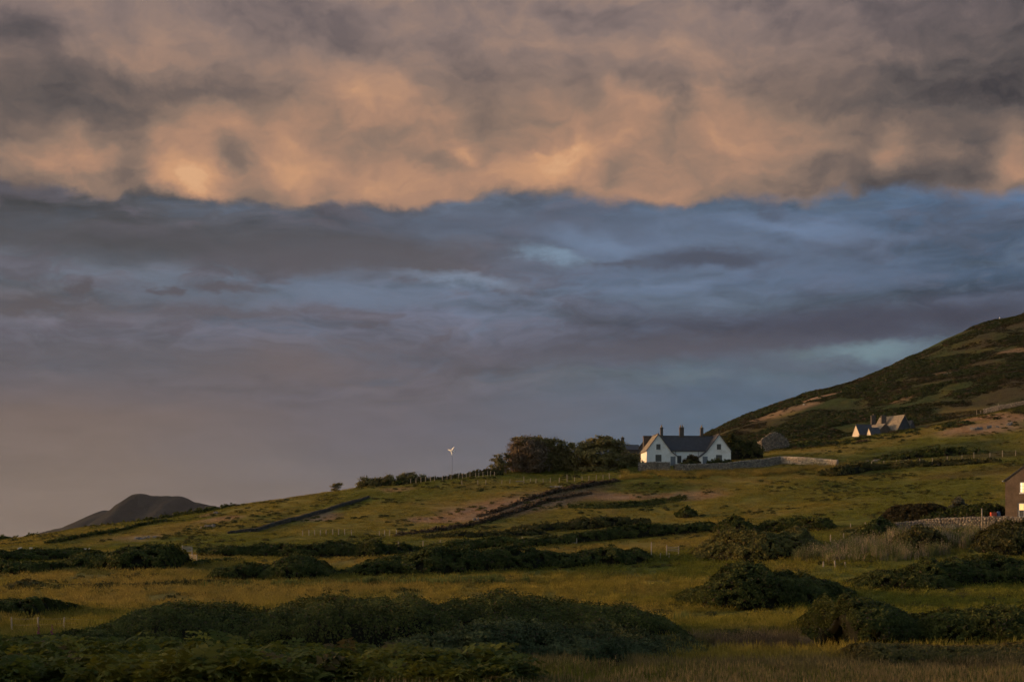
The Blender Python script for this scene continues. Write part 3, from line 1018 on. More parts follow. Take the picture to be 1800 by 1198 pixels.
def make_bracken():
    x, y, u = fill_poly(5200, [(-260, 40, 66), (40, 40, 66), (250, 40, 64), (480, 40, 61), (640, 40, 56), (760, 40, 50), (880, 40, 44)])
    k = fbm(x / 3., y / 3., 3, 141) > .36
    x, y = x[k], y[k]
    n = len(x)
    f = np.clip((fbm(x / 2.2, y / 2.2, 3, 151) - .42) * 5, 0, 1)[:, None]
    col = (np.array((.055, .068, .012)) * (1 - f) + np.array((.135, .122, .017)) * f) * rng.uniform(.7, 1.3, (n, 1))
    rust = rng.random(n) < .04
    col[rust] = np.array((.10, .070, .024))
    scatter('bracken_undergrowth', np.stack([x, y, H(x, y) - .05], 1), np.stack([rng.normal(0, .16, n), rng.normal(0, .16, n), rng.uniform(0, 6.28, n)], 1), rng.uniform(.7, 1.5, (n, 1)) * (.65 + 1.0 * fbm(x / 4., y / 4., 2, 161))[:, None] * np.array((1, 1, 1.)), col, frond_mesh('bracken_frond', 4), M['grass'])


make_bracken()


# ------------------------------------------------------------------ hedges, bushes and trees
def leaves(points, normals, size, cols, seed, aspect=.55, wild=.7):
    """one small diamond leaf per point, turned roughly along its normal"""
    r = np.random.default_rng(seed)
    n = len(points)
    nn = normals + r.normal(0, wild, (n, 3))
    nn /= np.linalg.norm(nn, axis=1)[:, None] + 1e-9
    ref = r.normal(0, 1, (n, 3))
    a = np.cross(nn, ref)
    a /= np.linalg.norm(a, axis=1)[:, None] + 1e-9
    b = np.cross(nn, a)
    s = (size * r.uniform(.6, 1.35, n))[:, None]
    v = np.stack([points - a * s, points - b * s * aspect + nn * s * .15, points + a * s, points + b * s * aspect + nn * s * .15], 1).reshape(-1, 3)
    f = np.arange(n * 4)
    return v, f, np.repeat(cols, 4, 0)


GREENS = {'bramble': ((.036, .045, .012), (.086, .094, .024)), 'gorse': ((.036, .048, .013), (.090, .096, .024)), 'leafy': ((.042, .054, .022), (.096, .108, .046)), 'pale_olive': ((.075, .078, .025), (.16, .14, .042)), 'thicket': ((.035, .040, .013), (.088, .085, .024)), 'bright': ((.036, .048, .013), (.078, .082, .022)),
          'olive': ((.048, .050, .016), (.100, .088, .030)), 'brown': ((.045, .034, .020), (.095, .066, .040)), 'turf': ((.075, .070, .022), (.125, .098, .036)), 'grey': ((.060, .065, .045), (.13, .125, .09)),
          'pine': ((.110, .098, .034), (.205, .170, .064)), 'dead': ((.115, .086, .058), (.21, .155, .105)), 'heather': ((.055, .042, .028), (.115, .082, .055)), 'beech': ((.034, .028, .013), (.060, .045, .018))}


def hedge(name, label, cat, pts, thick, colour, leaf=None, dens=1.0, lump=.34, group=None, D=None, seed=0, shoots=.0, flat=1.0):
    """pts = [(u, base row, height in rows) ...] measured on the photograph; the base is set on the ground seen there"""
    us = np.array([p[0] for p in pts], float)
    n = max(8, int((us[-1] - us[0]) / 4))
    uu = np.linspace(us[0], us[-1], n)
    vb = np.interp(uu, us, [p[1] for p in pts])
    hp = np.interp(uu, us, [p[2] for p in pts])
    P = [hit(u, v) if D is None else gp(u, D) for u, v in zip(uu, vb)]
    X = np.array([p.x for p in P])
    Y = np.array([p.y for p in P])
    k = np.ones(7) / 7
    if n > 12:
        Y = np.convolve(np.pad(Y, 3, mode='edge'), k, mode='valid')
        X = Y * (uu - 900) / F
    hgt = hp / F * Y
    Ym = Y + thick * .5
    want = CZ + (HV - (vb - hp)) / F * Ym - H(Ym * (uu - 900) / F, Ym)
    hgt = np.clip(want, .25 * hgt, 1.5 * hgt)
    if len(pts) > 2:
        hgt = np.convolve(np.pad(hgt, 1, mode='edge'), np.ones(3) / 3, mode='valid')
    hgt = hgt * (1 + (fbm(X / 2.2 + 31, Y / 2.2, 3, 77) - .5) * 1.5 * lump)
    seed = seed or (abs(hash_str(label)) % 9999)
    r = np.random.default_rng(seed)

    def surf(s, th, push):
        i = np.clip(s * (n - 1), 0, n - 1.001)
        i0 = i.astype(int)
        f = i - i0
        L1 = lambda A: A[i0] * (1 - f) + A[i0 + 1] * f
        x, y, h = L1(X), L1(Y), L1(hgt)
        lum = 1 + (fbm(x / (.35 * max(1.2, thick) + .8) + seed, th * 1.4, 3, seed % 50) - .5) * 2 * lump
        yy = y + thick / 2 * (1 - np.cos(th)) * flat + thick * (1 - flat) / 2
        z0 = H(x, yy)
        hz = h * np.sin(th) ** .65 * lum * push
        return np.stack([x, yy + (push - 1) * -np.cos(th) * thick * .3, z0 + hz], 1), h
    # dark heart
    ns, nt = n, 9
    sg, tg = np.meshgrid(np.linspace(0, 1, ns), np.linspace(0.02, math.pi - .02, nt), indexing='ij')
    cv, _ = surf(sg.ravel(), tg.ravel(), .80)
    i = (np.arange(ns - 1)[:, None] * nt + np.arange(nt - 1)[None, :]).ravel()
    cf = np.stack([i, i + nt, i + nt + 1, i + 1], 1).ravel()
    Dm = float(Y.mean())
    leaf = leaf or max(.08, 1.45 * Dm / 1422)
    width = np.hypot(np.diff(X), np.diff(Y)).sum()
    area = width * (thick + 2 * hgt.mean())
    nl = int(min(110000, dens * 3.0 * area / (leaf * leaf)))
    s = r.random(nl)
    th = np.arccos(np.clip(1 - 2 * r.random(nl), -1, 1))
    th = np.where(r.random(nl) < .55, np.minimum(th, math.pi - th), th)     # thicker on the side in view
    push = r.uniform(.80, 1.10, nl) + (r.random(nl) < .06) * r.uniform(0, .10, nl)
    p, h = surf(s, th, push)
    gap = fbm(p[:, 0] / (4.2 * leaf) + 3, (p[:, 2] + .6 * p[:, 1]) / (3.4 * leaf), 2, 17 + seed % 40)
    kp = gap > r.uniform(.34, .50, nl)
    p, th, gap = p[kp], th[kp], gap[kp]
    nl = len(p)
    nrm = np.stack([r.normal(0, .25, nl), -np.cos(th), np.sin(th)], 1)
    # canes and shoots that stand out of the outline, each with its own leaves
    nsh = int(width * (2.0 + 10 * shoots) * (1 + .12 * thick))
    ss, tt = r.random(nsh), np.clip(r.normal(1.45, .42, nsh), .3, 2.7)
    q0, hh = surf(ss, tt, np.full(nsh, .92))
    dirn = np.stack([r.normal(0, .55, nsh), -np.cos(tt) * .6 + r.normal(0, .3, nsh), np.sin(tt) * .6 + .5 + r.normal(0, .2, nsh)], 1)
    dirn /= np.linalg.norm(dirn, axis=1)[:, None]
    ln = np.minimum(r.uniform(.12, .34 + .5 * shoots, nsh), .45 * np.maximum(hh, .3)) * max(1.0, leaf / .16)
    m = 12
    tk = np.tile(np.linspace(.1, 1, m), nsh)[:, None]
    rep = lambda A: np.repeat(A, m, 0)
    ps = rep(q0) + rep(dirn) * tk * rep(ln)[:, None] + r.normal(0, leaf * .6, (nsh * m, 3)) - np.array((0, 0, 1)) * (tk ** 2) * rep(ln)[:, None] * .25
    p = np.concatenate([p, ps])
    nrm = np.concatenate([nrm, r.normal(0, 1, (nsh * m, 3)) + np.array((0, 0, .6))])
    gap = np.concatenate([gap, np.full(nsh * m, .62)])
    nl = len(p)
    c0, c1 = map(np.array, GREENS[colour])
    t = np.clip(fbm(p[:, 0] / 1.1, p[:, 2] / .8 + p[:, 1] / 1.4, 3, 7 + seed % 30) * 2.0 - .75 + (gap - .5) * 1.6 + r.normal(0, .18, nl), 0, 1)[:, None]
    cols = c0 + (c1 - c0) * t
    dead = r.random(nl) < .04
    cols[dead] = np.array((.075, .055, .032))
    tip = q0 + dirn * ln[:, None] - np.array((0, 0, 1)) * ln[:, None] * .25
    sd = np.cross(dirn, r.normal(0, 1, (nsh, 3)))
    sd /= np.linalg.norm(sd, axis=1)[:, None] + 1e-9
    sd *= leaf * .10
    stv = np.stack([q0 - sd, q0 + sd, tip + sd * .4, tip - sd * .4], 1).reshape(-1, 3)
    stc = np.tile(np.array((.055, .042, .026)), (len(stv), 1))
    lv, lf, lc = leaves(p, nrm, np.full(nl, leaf), cols, seed, wild=.5)
    lf = np.concatenate([lf, np.arange(len(stv)) + len(lv)])
    lv, lc = np.concatenate([lv, stv]), np.concatenate([lc, stc])
    V = np.concatenate([cv, lv])
    Fc = np.concatenate([cf, lf + len(cv)])
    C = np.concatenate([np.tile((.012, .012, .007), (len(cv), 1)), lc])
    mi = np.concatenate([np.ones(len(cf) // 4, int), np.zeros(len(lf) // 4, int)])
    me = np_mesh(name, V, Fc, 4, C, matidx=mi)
    return tag(link(name, me, [M['leaf'], M['core']]), label, cat, group)


def hash_str(s):
    h = 7
    for ch in s:
        h = (h * 31 + ord(ch)) & 0xFFFFFF
    return h


HG = 'hedge banks between the meadows'
hedge('bramble_thicket', 'broad dark bramble thicket spreading across the foreground', 'bramble', [(95, 1132, 16), (140, 1140, 48), (200, 1150, 76), (260, 1156, 98), (300, 1154, 94), (350, 1156, 92), (420, 1158, 96), (480, 1158, 112), (540, 1156, 100), (620, 1156, 98), (700, 1156, 98), (780, 1154, 94), (860, 1156, 106), (900, 1152, 92), (980, 1146, 82), (1040, 1144, 78), (1110, 1138, 76), (1170, 1134, 62), (1215, 1130, 34), (1245, 1126, 10)], 19, 'bramble', lump=.36, shoots=.5, dens=.8)
hedge('fern_thicket', 'paler leafy thicket in front of the broad dark brambles', 'thicket', [(590, 1186, 14), (660, 1190, 44), (740, 1190, 62), (830, 1188, 74), (900, 1186, 78), (960, 1184, 68), (1040, 1182, 72), (1110, 1176, 64), (1170, 1170, 46), (1220, 1160, 28), (1260, 1150, 8)], 11, 'leafy', lump=.42, shoots=.8, dens=.8, seed=411)
hedge('bramble_thicket', 'low bramble growth running into the bottom left corner', 'bramble', [(-120, 1150, 26), (0, 1152, 34), (60, 1156, 38), (120, 1160, 48), (190, 1166, 50), (260, 1168, 38), (330, 1170, 16)], 10, 'bramble', lump=.42, shoots=.5, seed=412)
hedge('bramble_thicket', 'smaller round bramble thicket by the worn earth bank at the right', 'bramble', [(1435, 1134, 18), (1470, 1144, 66), (1515, 1149, 86), (1570, 1148, 84), (1620, 1142, 60), (1645, 1138, 30)], 11, 'bramble', shoots=.25)
hedge('hedge', 'dark hedge running off the right edge behind the round bramble thicket', 'hedge', [(1590, 1140, 40), (1660, 1142, 66), (1740, 1142, 72), (1800, 1142, 80), (1900, 1142, 80)], 9, 'bramble', group=HG)
hedge('bramble_thicket', 'long low bramble thicket rounded at its left end in the right meadow', 'bramble', [(1196, 1064, 12), (1240, 1072, 44), (1300, 1074, 62), (1350, 1073, 69), (1400, 1070, 61), (1450, 1064, 46), (1510, 1052, 16)], 9, 'bramble', shoots=.2)
hedge('bramble_thicket', 'bramble thicket tangled round the leaning timber rails', 'bramble', [(1505, 1036, 10), (1560, 1040, 34), (1610, 1040, 38), (1660, 1036, 28), (1690, 1032, 12)], 7, 'bramble', shoots=.2)
hedge('hedge', 'dark hedge below the pale reeds at the right edge', 'hedge', [(1600, 1034, 22), (1650, 1034, 48), (1720, 1032, 46), (1800, 1030, 46), (1900, 1030, 48)], 8, 'gorse', group=HG)
hedge('hedge', 'low hedge at the left edge behind the three wired posts', 'hedge', [(-90, 1088, 34), (0, 1090, 36), (50, 1090, 38), (95, 1082, 20), (125, 1078, 8)], 8, 'bramble', group=HG)
hedge('turf_mound', 'small dark turf mound alone in the left meadow', 'mound', [(-10, 1036, 6), (28, 1037, 17), (66, 1036, 5)], 5, 'turf')
hedge('turf_bank', 'flat topped turf bank at the bottom right', 'bank', [(1520, 1172, 8), (1548, 1178, 46), (1620, 1176, 42), (1720, 1174, 38), (1900, 1174, 40)], 8, 'turf', lump=.10)
hedge('turf_bank', 'thin turf bank crossing the left meadow', 'bank', [(60, 1036, 5), (150, 1035, 9), (260, 1032, 7), (330, 1028, 8), (420, 1022, 4)], 2.5, 'olive')
hedge('hedge', 'tallest hedge of the left group ending at the field gate', 'hedge', [(85, 1000, 12), (140, 1003, 28), (200, 1004, 38), (270, 1003, 43), (300, 1001, 36), (317, 997, 14)], 8, 'gorse', group=HG)
hedge('hedge', 'low front hedge at the left edge', 'hedge', [(-90, 1011, 20), (0, 1011, 22), (55, 1010, 22), (95, 1006, 16), (120, 1002, 6)], 6, 'gorse', group=HG)
hedge('hedge', 'low rear hedge at the left edge beside the grazing sheep', 'hedge', [(-90, 988, 18), (0, 988, 20), (60, 986, 20), (110, 983, 18), (160, 978, 8)], 6, 'bramble', group=HG)
hedge('hedge', 'strip of low hedge right below the field gate', 'hedge', [(330, 995, 5), (355, 994, 9), (395, 989, 7), (420, 985, 3)], 4, 'gorse', group=HG)
hedge('gorse_mound', 'round dark gorse mound rising highest in the left meadow', 'gorse bush', [(448, 1018, 12), (475, 1020, 30), (505, 1021, 43), (535, 1021, 43), (562, 1018, 28), (584, 1014, 7)], 8, 'gorse', lump=.10)
hedge('gorse_mound', 'lower uneven gorse mound touching the round one', 'gorse bush', [(358, 1018, 6), (378, 1021, 26), (410, 1022, 32), (440, 1020, 34), (465, 1018, 24)], 6, 'bramble')
hedge('hedge', 'longest dark hedge across the middle of the meadows', 'hedge', [(588, 1012, 6), (640, 1013, 26), (700, 1013, 36), (760, 1012, 40), (840, 1008, 42), (880, 1006, 42), (940, 1002, 34), (1000, 998, 24), (1050, 996, 28), (1080, 995, 32), (1105, 993, 22), (1128, 990, 28), (1145, 987, 14), (1152, 985, 5)], 8, 'gorse', group=HG)
hedge('hedge', 'bright green hedge in a straight row right of the field gate', 'hedge', [(345, 976, 12), (380, 978, 18), (430, 977, 14), (455, 979, 22), (520, 980, 22), (600, 981, 25), (660, 980, 27), (700, 977, 20), (745, 971, 8)], 4, 'bright', group=HG)
hedge('hedge', 'dark rounded hedge climbing to the right beyond the long hedge', 'hedge', [(748, 968, 8), (790, 969, 18), (840, 967, 20), (885, 964, 22), (915, 963, 16), (1000, 957, 18), (1080, 949, 20), (1120, 947, 22), (1180, 941, 16), (1240, 936, 18), (1300, 930, 14)], 4, 'gorse', group=HG)
hedge('scrub_row', 'row of grey green scrub on the slope above the dark rounded hedge', 'scrub', [(900, 934, 5), (950, 934, 12), (1000, 932, 14), (1050, 930, 19), (1100, 926, 16), (1145, 922, 8)], 4, 'olive')
hedge('scrub_row', 'thin brownish scrub line at the foot of the ridge field', 'scrub', [(745, 946, 4), (800, 945, 9), (860, 944, 10), (930, 941, 8), (960, 939, 4)], 3, 'olive')
hedge('bush', 'single dark bush alone on the slope below the white house', 'bush', [(1188, 909, 6), (1200, 911, 15), (1212, 911, 18), (1226, 908, 5)], 3, 'gorse')
hedge('bush', 'pair of rounded bushes left of the long cropped hedge', 'bush', [(1255, 940, 8), (1275, 942, 26), (1297, 942, 32), (1318, 940, 24), (1334, 937, 8)], 5, 'gorse')
hedge('hedge', 'level cropped hedge on the slope left of the stone garden wall', 'hedge', [(1332, 936, 10), (1355, 937, 22), (1400, 935, 24), (1440, 934, 24), (1464, 932, 18), (1472, 930, 6)], 4, 'bramble', group=HG)
hedge('bush', 'wide olive bush spreading left of the pale reeds', 'bush', [(1225, 985, 8), (1255, 988, 42), (1300, 990, 48), (1350, 988, 46), (1400, 980, 42), (1432, 974, 34), (1450, 966, 12)], 9, 'pale_olive', lump=.5, shoots=.4)  # leaves in a lighter olive than the willow bushes
hedge('bush', 'dark bush at the low end of the stone garden wall', 'bush', [(1500, 948, 6), (1530, 948, 26), (1552, 944, 34), (1572, 938, 22), (1580, 934, 8)], 4, 'gorse')
hedge('clipped_hedge', 'clipped rusty hedge behind the stone garden wall', 'hedge', [(1552, 922, 12), (1575, 922, 32), (1610, 920, 34), (1650, 918, 32), (1672, 916, 22)], 4, 'beech', lump=.08)
hedge('clipped_hedge', 'leafy garden hedge reaching from the rusty one to the rendered house', 'hedge', [(1625, 921, 10), (1660, 919, 24), (1710, 917, 30), (1745, 914, 30), (1770, 912, 20)], 3, 'bright', lump=.15)
hedge('bush', 'round silvery bush above the garden hedge', 'bush', [(1668, 914, 12), (1680, 914, 30), (1692, 914, 34), (1705, 913, 26), (1712, 912, 10)], 3, 'grey', D=222)
hedge('willow_bush', 'feathery willow bush in front of the stone garden wall', 'bush', [(1572, 968, 6), (1595, 970, 34), (1625, 970, 44), (1655, 968, 36), (1684, 962, 10)], 6, 'olive', shoots=.3)
hedge('willow_bush', 'large willow bush at the right edge below the rendered house', 'bush', [(1722, 972, 8), (1745, 976, 40), (1780, 978, 54), (1830, 978, 60), (1900, 978, 58)], 8, 'olive', shoots=.3)
hedge('grass_tussock', 'low dark tussock beside the worn earth bank', 'tussock', [(1225, 1119, 6), (1265, 1121, 14), (1310, 1121, 14), (1352, 1118, 5)], 3, 'bramble')
hedge('bush', 'low bush on the skyline at the far left edge', 'bush', [(-30, 951, 5), (6, 951, 8), (24, 951, 5)], 3, 'gorse', D=322)
hedge('bush', 'low bush on the skyline where the far hill begins', 'bush', [(38, 949, 3), (50, 949, 9), (64, 948, 4)], 3, 'gorse', D=322)
hedge('scrub_row', 'row of low scrub along the ridge before the far hill', 'scrub', [(112, 939, 2), (180, 928, 3), (220, 923, 3), (262, 916, 4), (300, 909, 3), (345, 900, 3), (385, 893, 2), (420, 889, 2)], 2.5, 'gorse', D=338)
hedge('scrub_row', 'dark scrub line slanting across the left hillside', 'scrub', [(80, 957, 3), (130, 948, 5), (200, 937, 5), (250, 924, 4), (290, 916, 3)], 2.0, 'gorse')
hedge('heather_bank', 'lower dark heather bank curving up the slope below the pines', 'bank', [(690, 943, 2), (760, 936, 4), (830, 925, 5), (880, 912, 7), (930, 895, 7), (970, 881, 5), (1010, 873, 3), (1040, 868, 1)], 2.0, 'heather', dens=1., lump=.5)
hedge('heather_bank', 'upper dark heather bank curving up the slope below the pines', 'bank', [(840, 910, 2), (880, 899, 4), (930, 880, 4), (980, 866, 5), (1030, 857, 6), (1070, 850, 4), (1090, 846, 2)], 1.8, 'heather', dens=1., lump=.5)
hedge('fern_patch', 'dark green fern patch on the slope below the white house', 'ferns', [(1000, 893, 3), (1050, 895, 7), (1110, 892, 8), (1170, 885, 6), (1210, 878, 2)], 6, 'bright', dens=.6)
hedge('thicket', 'dark thicket between the white house and the roofless barn', 'thicket', [(1262, 812, 14), (1285, 812, 40), (1305, 811, 34), (1325, 810, 26), (1342, 808, 16)], 6, 'thicket', D=372, lump=.5, shoots=.4)
hedge('thicket', 'low thicket at the foot of the hill right of the roofless barn', 'thicket', [(1385, 800, 8), (1410, 800, 20), (1440, 796, 18), (1462, 790, 8)], 5, 'gorse', D=398)
hedge('thicket', 'gorse thicket on the slope below the twin gabled cottage', 'thicket', [(1545, 810, 4), (1590, 808, 10), (1640, 804, 14), (1690, 800, 12), (1735, 797, 5)], 6, 'gorse')
hedge('hedge', 'straggling hedge following the post fence right of the sunlit wall', 'hedge', [(1440, 836, 4), (1470, 838, 14), (1500, 834, 20), (1540, 826, 10), (1600, 822, 8), (1680, 818, 8), (1760, 812, 4)], 4, 'olive', group=HG)
hedge('shrub', 'dome shaped garden shrub before the middle of the white house', 'shrub', [(1203, 822, 8), (1209, 822, 20), (1218, 822, 22), (1227, 822, 16), (1232, 822, 6)], 2.2, 'beech', D=351)
hedge('shrub', 'lower yellow green shrub in front of the dome shaped one', 'shrub', [(1192, 822, 4), (1205, 822, 10), (1220, 822, 13), (1233, 822, 5)], 1.6, 'olive', D=349.3)
hedge('shrub', 'strip of low shrubs under the right gable of the white house', 'shrub', [(1243, 819, 4), (1255, 818, 9), (1270, 817, 7), (1284, 816, 8), (1290, 815, 4)], 1.6, 'gorse', D=351)
hedge('ridge_hedge', 'ragged hedge along the ridge below the small wind bent trees', 'hedge', [(648, 857, 4), (690, 853, 8), (730, 849, 8), (770, 846, 5), (800, 842, 6), (830, 838, 6), (862, 834, 8), (885, 832, 10)], 2, 'olive', D=344)


def tree(label, base, blobs, colour, D, trunks, leaf=.30, dens=1.0, group=None, name='pine_tree', hollow=.25, spread=.8, limbs=True, topcol=None):
    """crown from ellipsoids measured on the photograph (u, v, half width, half height in px); trunks = [(u, v) ...] polyline from the ground up"""
    b = gp(base, D)
    root = empty(name, b)
    tag(root, label, 'tree', group)
    seed = hash_str(label) % 9999
    r = np.random.default_rng(seed)
    s = D / F
    P, Nn, C = [], [], []
    c0, c1 = map(np.array, GREENS[colour])
    cen = []
    for (u, v, ru, rv) in blobs:
        c = PX(u, v, D + r.uniform(-.5, .5) * ru * s * spread)
        rad = np.array((ru * s, max(ru, rv) * s * spread, rv * s))
        cen.append(c)
        n = int(dens * 26 * (rad[0] * rad[2] + rad[0] * rad[1] + rad[1] * rad[2]) / (leaf * leaf * 3))
        # clumps of sprays over the ellipsoid
        nc = max(6, int(n / 44))
        d = r.normal(0, 1, (nc, 3))
        d /= np.linalg.norm(d, axis=1)[:, None]
        cc = d * rad * r.uniform(hollow + .35, 1.0, (nc, 1))
        k = r.integers(0, nc, n)
        cr = (.13 * min(rad[0], rad[2]) + .24)
        p = cc[k] + r.normal(0, 1, (n, 3)) * cr * np.array((1.1, 1.1, .55))
        P.append(p + np.array(c) - np.array(b))
        Nn.append(d[k] + np.array((0, 0, .5)))
        t = np.clip(r.random(nc)[k] * .7 + r.normal(.15, .15, n), 0, 1)[:, None]
        cl = c0 + (c1 - c0) * t
        if topcol and v < topcol[1]:
            q0, q1 = map(np.array, GREENS[topcol[0]])
            cl = q0 + (q1 - q0) * t
        C.append(cl)
    P, Nn, C = np.concatenate(P), np.concatenate(Nn), np.concatenate(C)
    zg = H(P[:, 0] + b.x, P[:, 1] + b.y) - b.z
    k = P[:, 2] > zg + .15
    P, Nn, C = P[k], Nn[k], C[k]
    v, f, c = leaves(P, Nn, np.full(len(P), leaf), C, seed + 1)
    link('crown', np_mesh('crown', v, f, 4, c), [M['leaf']], root)
    mb = MB()
    for tr in trunks:
        pts = [PX(u, vv, D) - b for u, vv in tr]
        pts[0].z = min(pts[0].z, float(H(pts[0].x + b.x, D)) - b.z - .2)
        w = .035 * (pts[-1] - pts[0]).length + .06
        mb.tube(pts, [w * (1 - .6 * i / (len(pts) - 1)) for i in range(len(pts))], 7)
        if limbs:
            for c in cen:
                e = c - b
                st = pts[len(pts) // 2]
                if (e - st).length > 12:
                    continue
                mid = (st + e) / 2 + Vector((0, r.uniform(-.4, .4), -.25))
                mb.tube([st, mid, e], [w * .55, w * .35, w * .12], 6)
    mb.build('trunk', M['bark'], root, smooth=True)
    return root


TG = 'trees on the ridge'
tree('tall feathery grey brown tree at the left end of the pine group', 914, [(924, 788, 27, 22), (910, 806, 18, 26), (940, 800, 18, 30), (926, 818, 28, 18), (916, 776, 15, 9), (937, 773, 15, 6)], 'dead', 352, [[(914, 838), (915, 815), (920, 785)], [(926, 838), (930, 810), (938, 790)]], leaf=.24, group=TG, name='bare_tree', topcol=('pine', 777))
tree('dark pine in the middle of the pine group', 978, [(955, 778, 16, 11), (975, 783, 18, 13), (992, 790, 13, 12), (978, 806, 24, 16), (955, 808, 18, 22), (995, 815, 14, 16), (970, 826, 24, 12), (1003, 815, 15, 20), (998, 798, 9, 12)], 'pine', 355, [[(988, 840), (987, 820), (980, 795)], [(964, 840), (966, 818), (960, 795)]], group=TG)
tree('widest dark pine at the right of the pine group with a pale bent limb', 1054, [(1060, 778, 24, 11), (1036, 784, 20, 11), (1082, 788, 17, 16), (1052, 803, 36, 17), (1022, 800, 18, 16), (1085, 812, 16, 22), (1012, 812, 12, 18), (1006, 781, 4, 9), (1052, 828, 40, 11)], 'pine', 352, [[(1054, 842), (1054, 822), (1052, 800)], [(1058, 826), (1072, 822), (1082, 815)], [(1032, 842), (1024, 815), (1010, 803)]], group=TG)
tree('dark bushy tree closing the gap to the white house', 1110, [(1104, 806, 14, 18), (1116, 816, 12, 18), (1108, 826, 16, 16), (1095, 824, 12, 18)], 'pine', 356, [[(1108, 842), (1108, 818), (1106, 806)]], group=TG, name='bushy_tree')
tree('crooked wind bent tree leaning left of the pine group', 888, [(886, 802, 10, 5), (874, 808, 9, 5), (878, 816, 12, 6), (868, 821, 8, 6), (889, 818, 9, 10), (871, 801, 3, 3)], 'pine', 350, [[(890, 834), (886, 818), (876, 806), (871, 800)]], dens=.6, group=TG, name='windswept_tree', leaf=.25)
tree('smallest windswept tree alone on the ridge with layered branches', 586, [(592, 850.5, 7, 1.8), (587, 853.5, 4.5, 2.2), (594, 856.5, 5, 1.6), (590, 860, 5, 2.2), (598, 851, 4, 1.0)], 'pine', 346, [[(585, 866), (587, 858), (589, 851)]], dens=.8, group=TG, name='windswept_tree', leaf=.2)
tree('round small tree leftmost of the dark row on the ridge', 642, [(642, 848, 12, 9), (637, 851, 8, 8), (648, 851, 8, 8)], 'pine', 347, [[(642, 860), (642, 850)]], group=TG, name='round_tree', leaf=.25)
tree('domed tree with a side tuft in the middle of the dark row', 672, [(678, 844, 15, 10), (664, 847, 9, 9), (658, 849, 5, 9), (686, 849, 9, 7)], 'pine', 347, [[(673, 858), (674, 846)]], group=TG, name='round_tree', leaf=.25)
tree('flat topped tree rightmost of the dark row near the wind turbine', 722, [(720, 838, 15, 8), (705, 840, 8, 8), (741, 840, 8, 7), (722, 845, 22, 6), (752, 846, 5, 3)], 'pine', 347, [[(718, 856), (720, 842)], [(741, 853), (741, 842)]], group=TG, name='round_tree', leaf=.25)
tree('low rounded thorn tree at the foot of the dark row', 655, [(700, 848, 7, 4), (695, 850, 6, 3)], 'gorse', 343, [[(698, 856), (699, 849)]], group=TG, name='thorn_tree', leaf=.2)

# ------------------------------------------------------------------ stone walls
STONE_TONES = np.array([(.24, .205, .165), (.19, .165, .14), (.29, .25, .20), (.15, .135, .12), (.33, .29, .235), (.22, .20, .185)])


class Stones:
    """many small irregular stones joined into one mesh, a colour for each"""
    def __init__(self, seed):
        self.v, self.f, self.c = [], [], []
        self.r = random.Random(seed)

    def stone(self, c, ax, ay, sx, sy, sz, tone=1.0):
        r = self.r
        n = len(self.v)
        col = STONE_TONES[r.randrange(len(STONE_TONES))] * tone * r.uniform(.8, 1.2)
        for dx, dy, dz in ((-1, -1, -1), (1, -1, -1), (1, 1, -1), (-1, 1, -1), (-1, -1, 1), (1, -1, 1), (1, 1, 1), (-1, 1, 1)):
            j = r.uniform(.72, 1.0)
            p = c + ax * (dx * sx * j) + ay * (dy * sy * r.uniform(.8, 1.0)) + Vector((0, 0, dz * sz * r.uniform(.72, 1.0)))
            self.v.append(p)
            self.c.append(col)
        self.f += [(n, n + 3, n + 2, n + 1), (n + 4, n + 5, n + 6, n + 7), (n, n + 1, n + 5, n + 4), (n + 1, n + 2, n + 6, n + 5), (n + 2, n + 3, n + 7, n + 6), (n + 3, n, n + 4, n + 7)]

    def build(self, parent, origin):
        v = np.array([tuple(p - origin) for p in self.v])
        me = np_mesh('stone', v, np.array(self.f).ravel(), 4, np.array(self.c))
        o = link('stone', me, M['stone'], parent)
        o['kind'] = 'stuff'
        return o


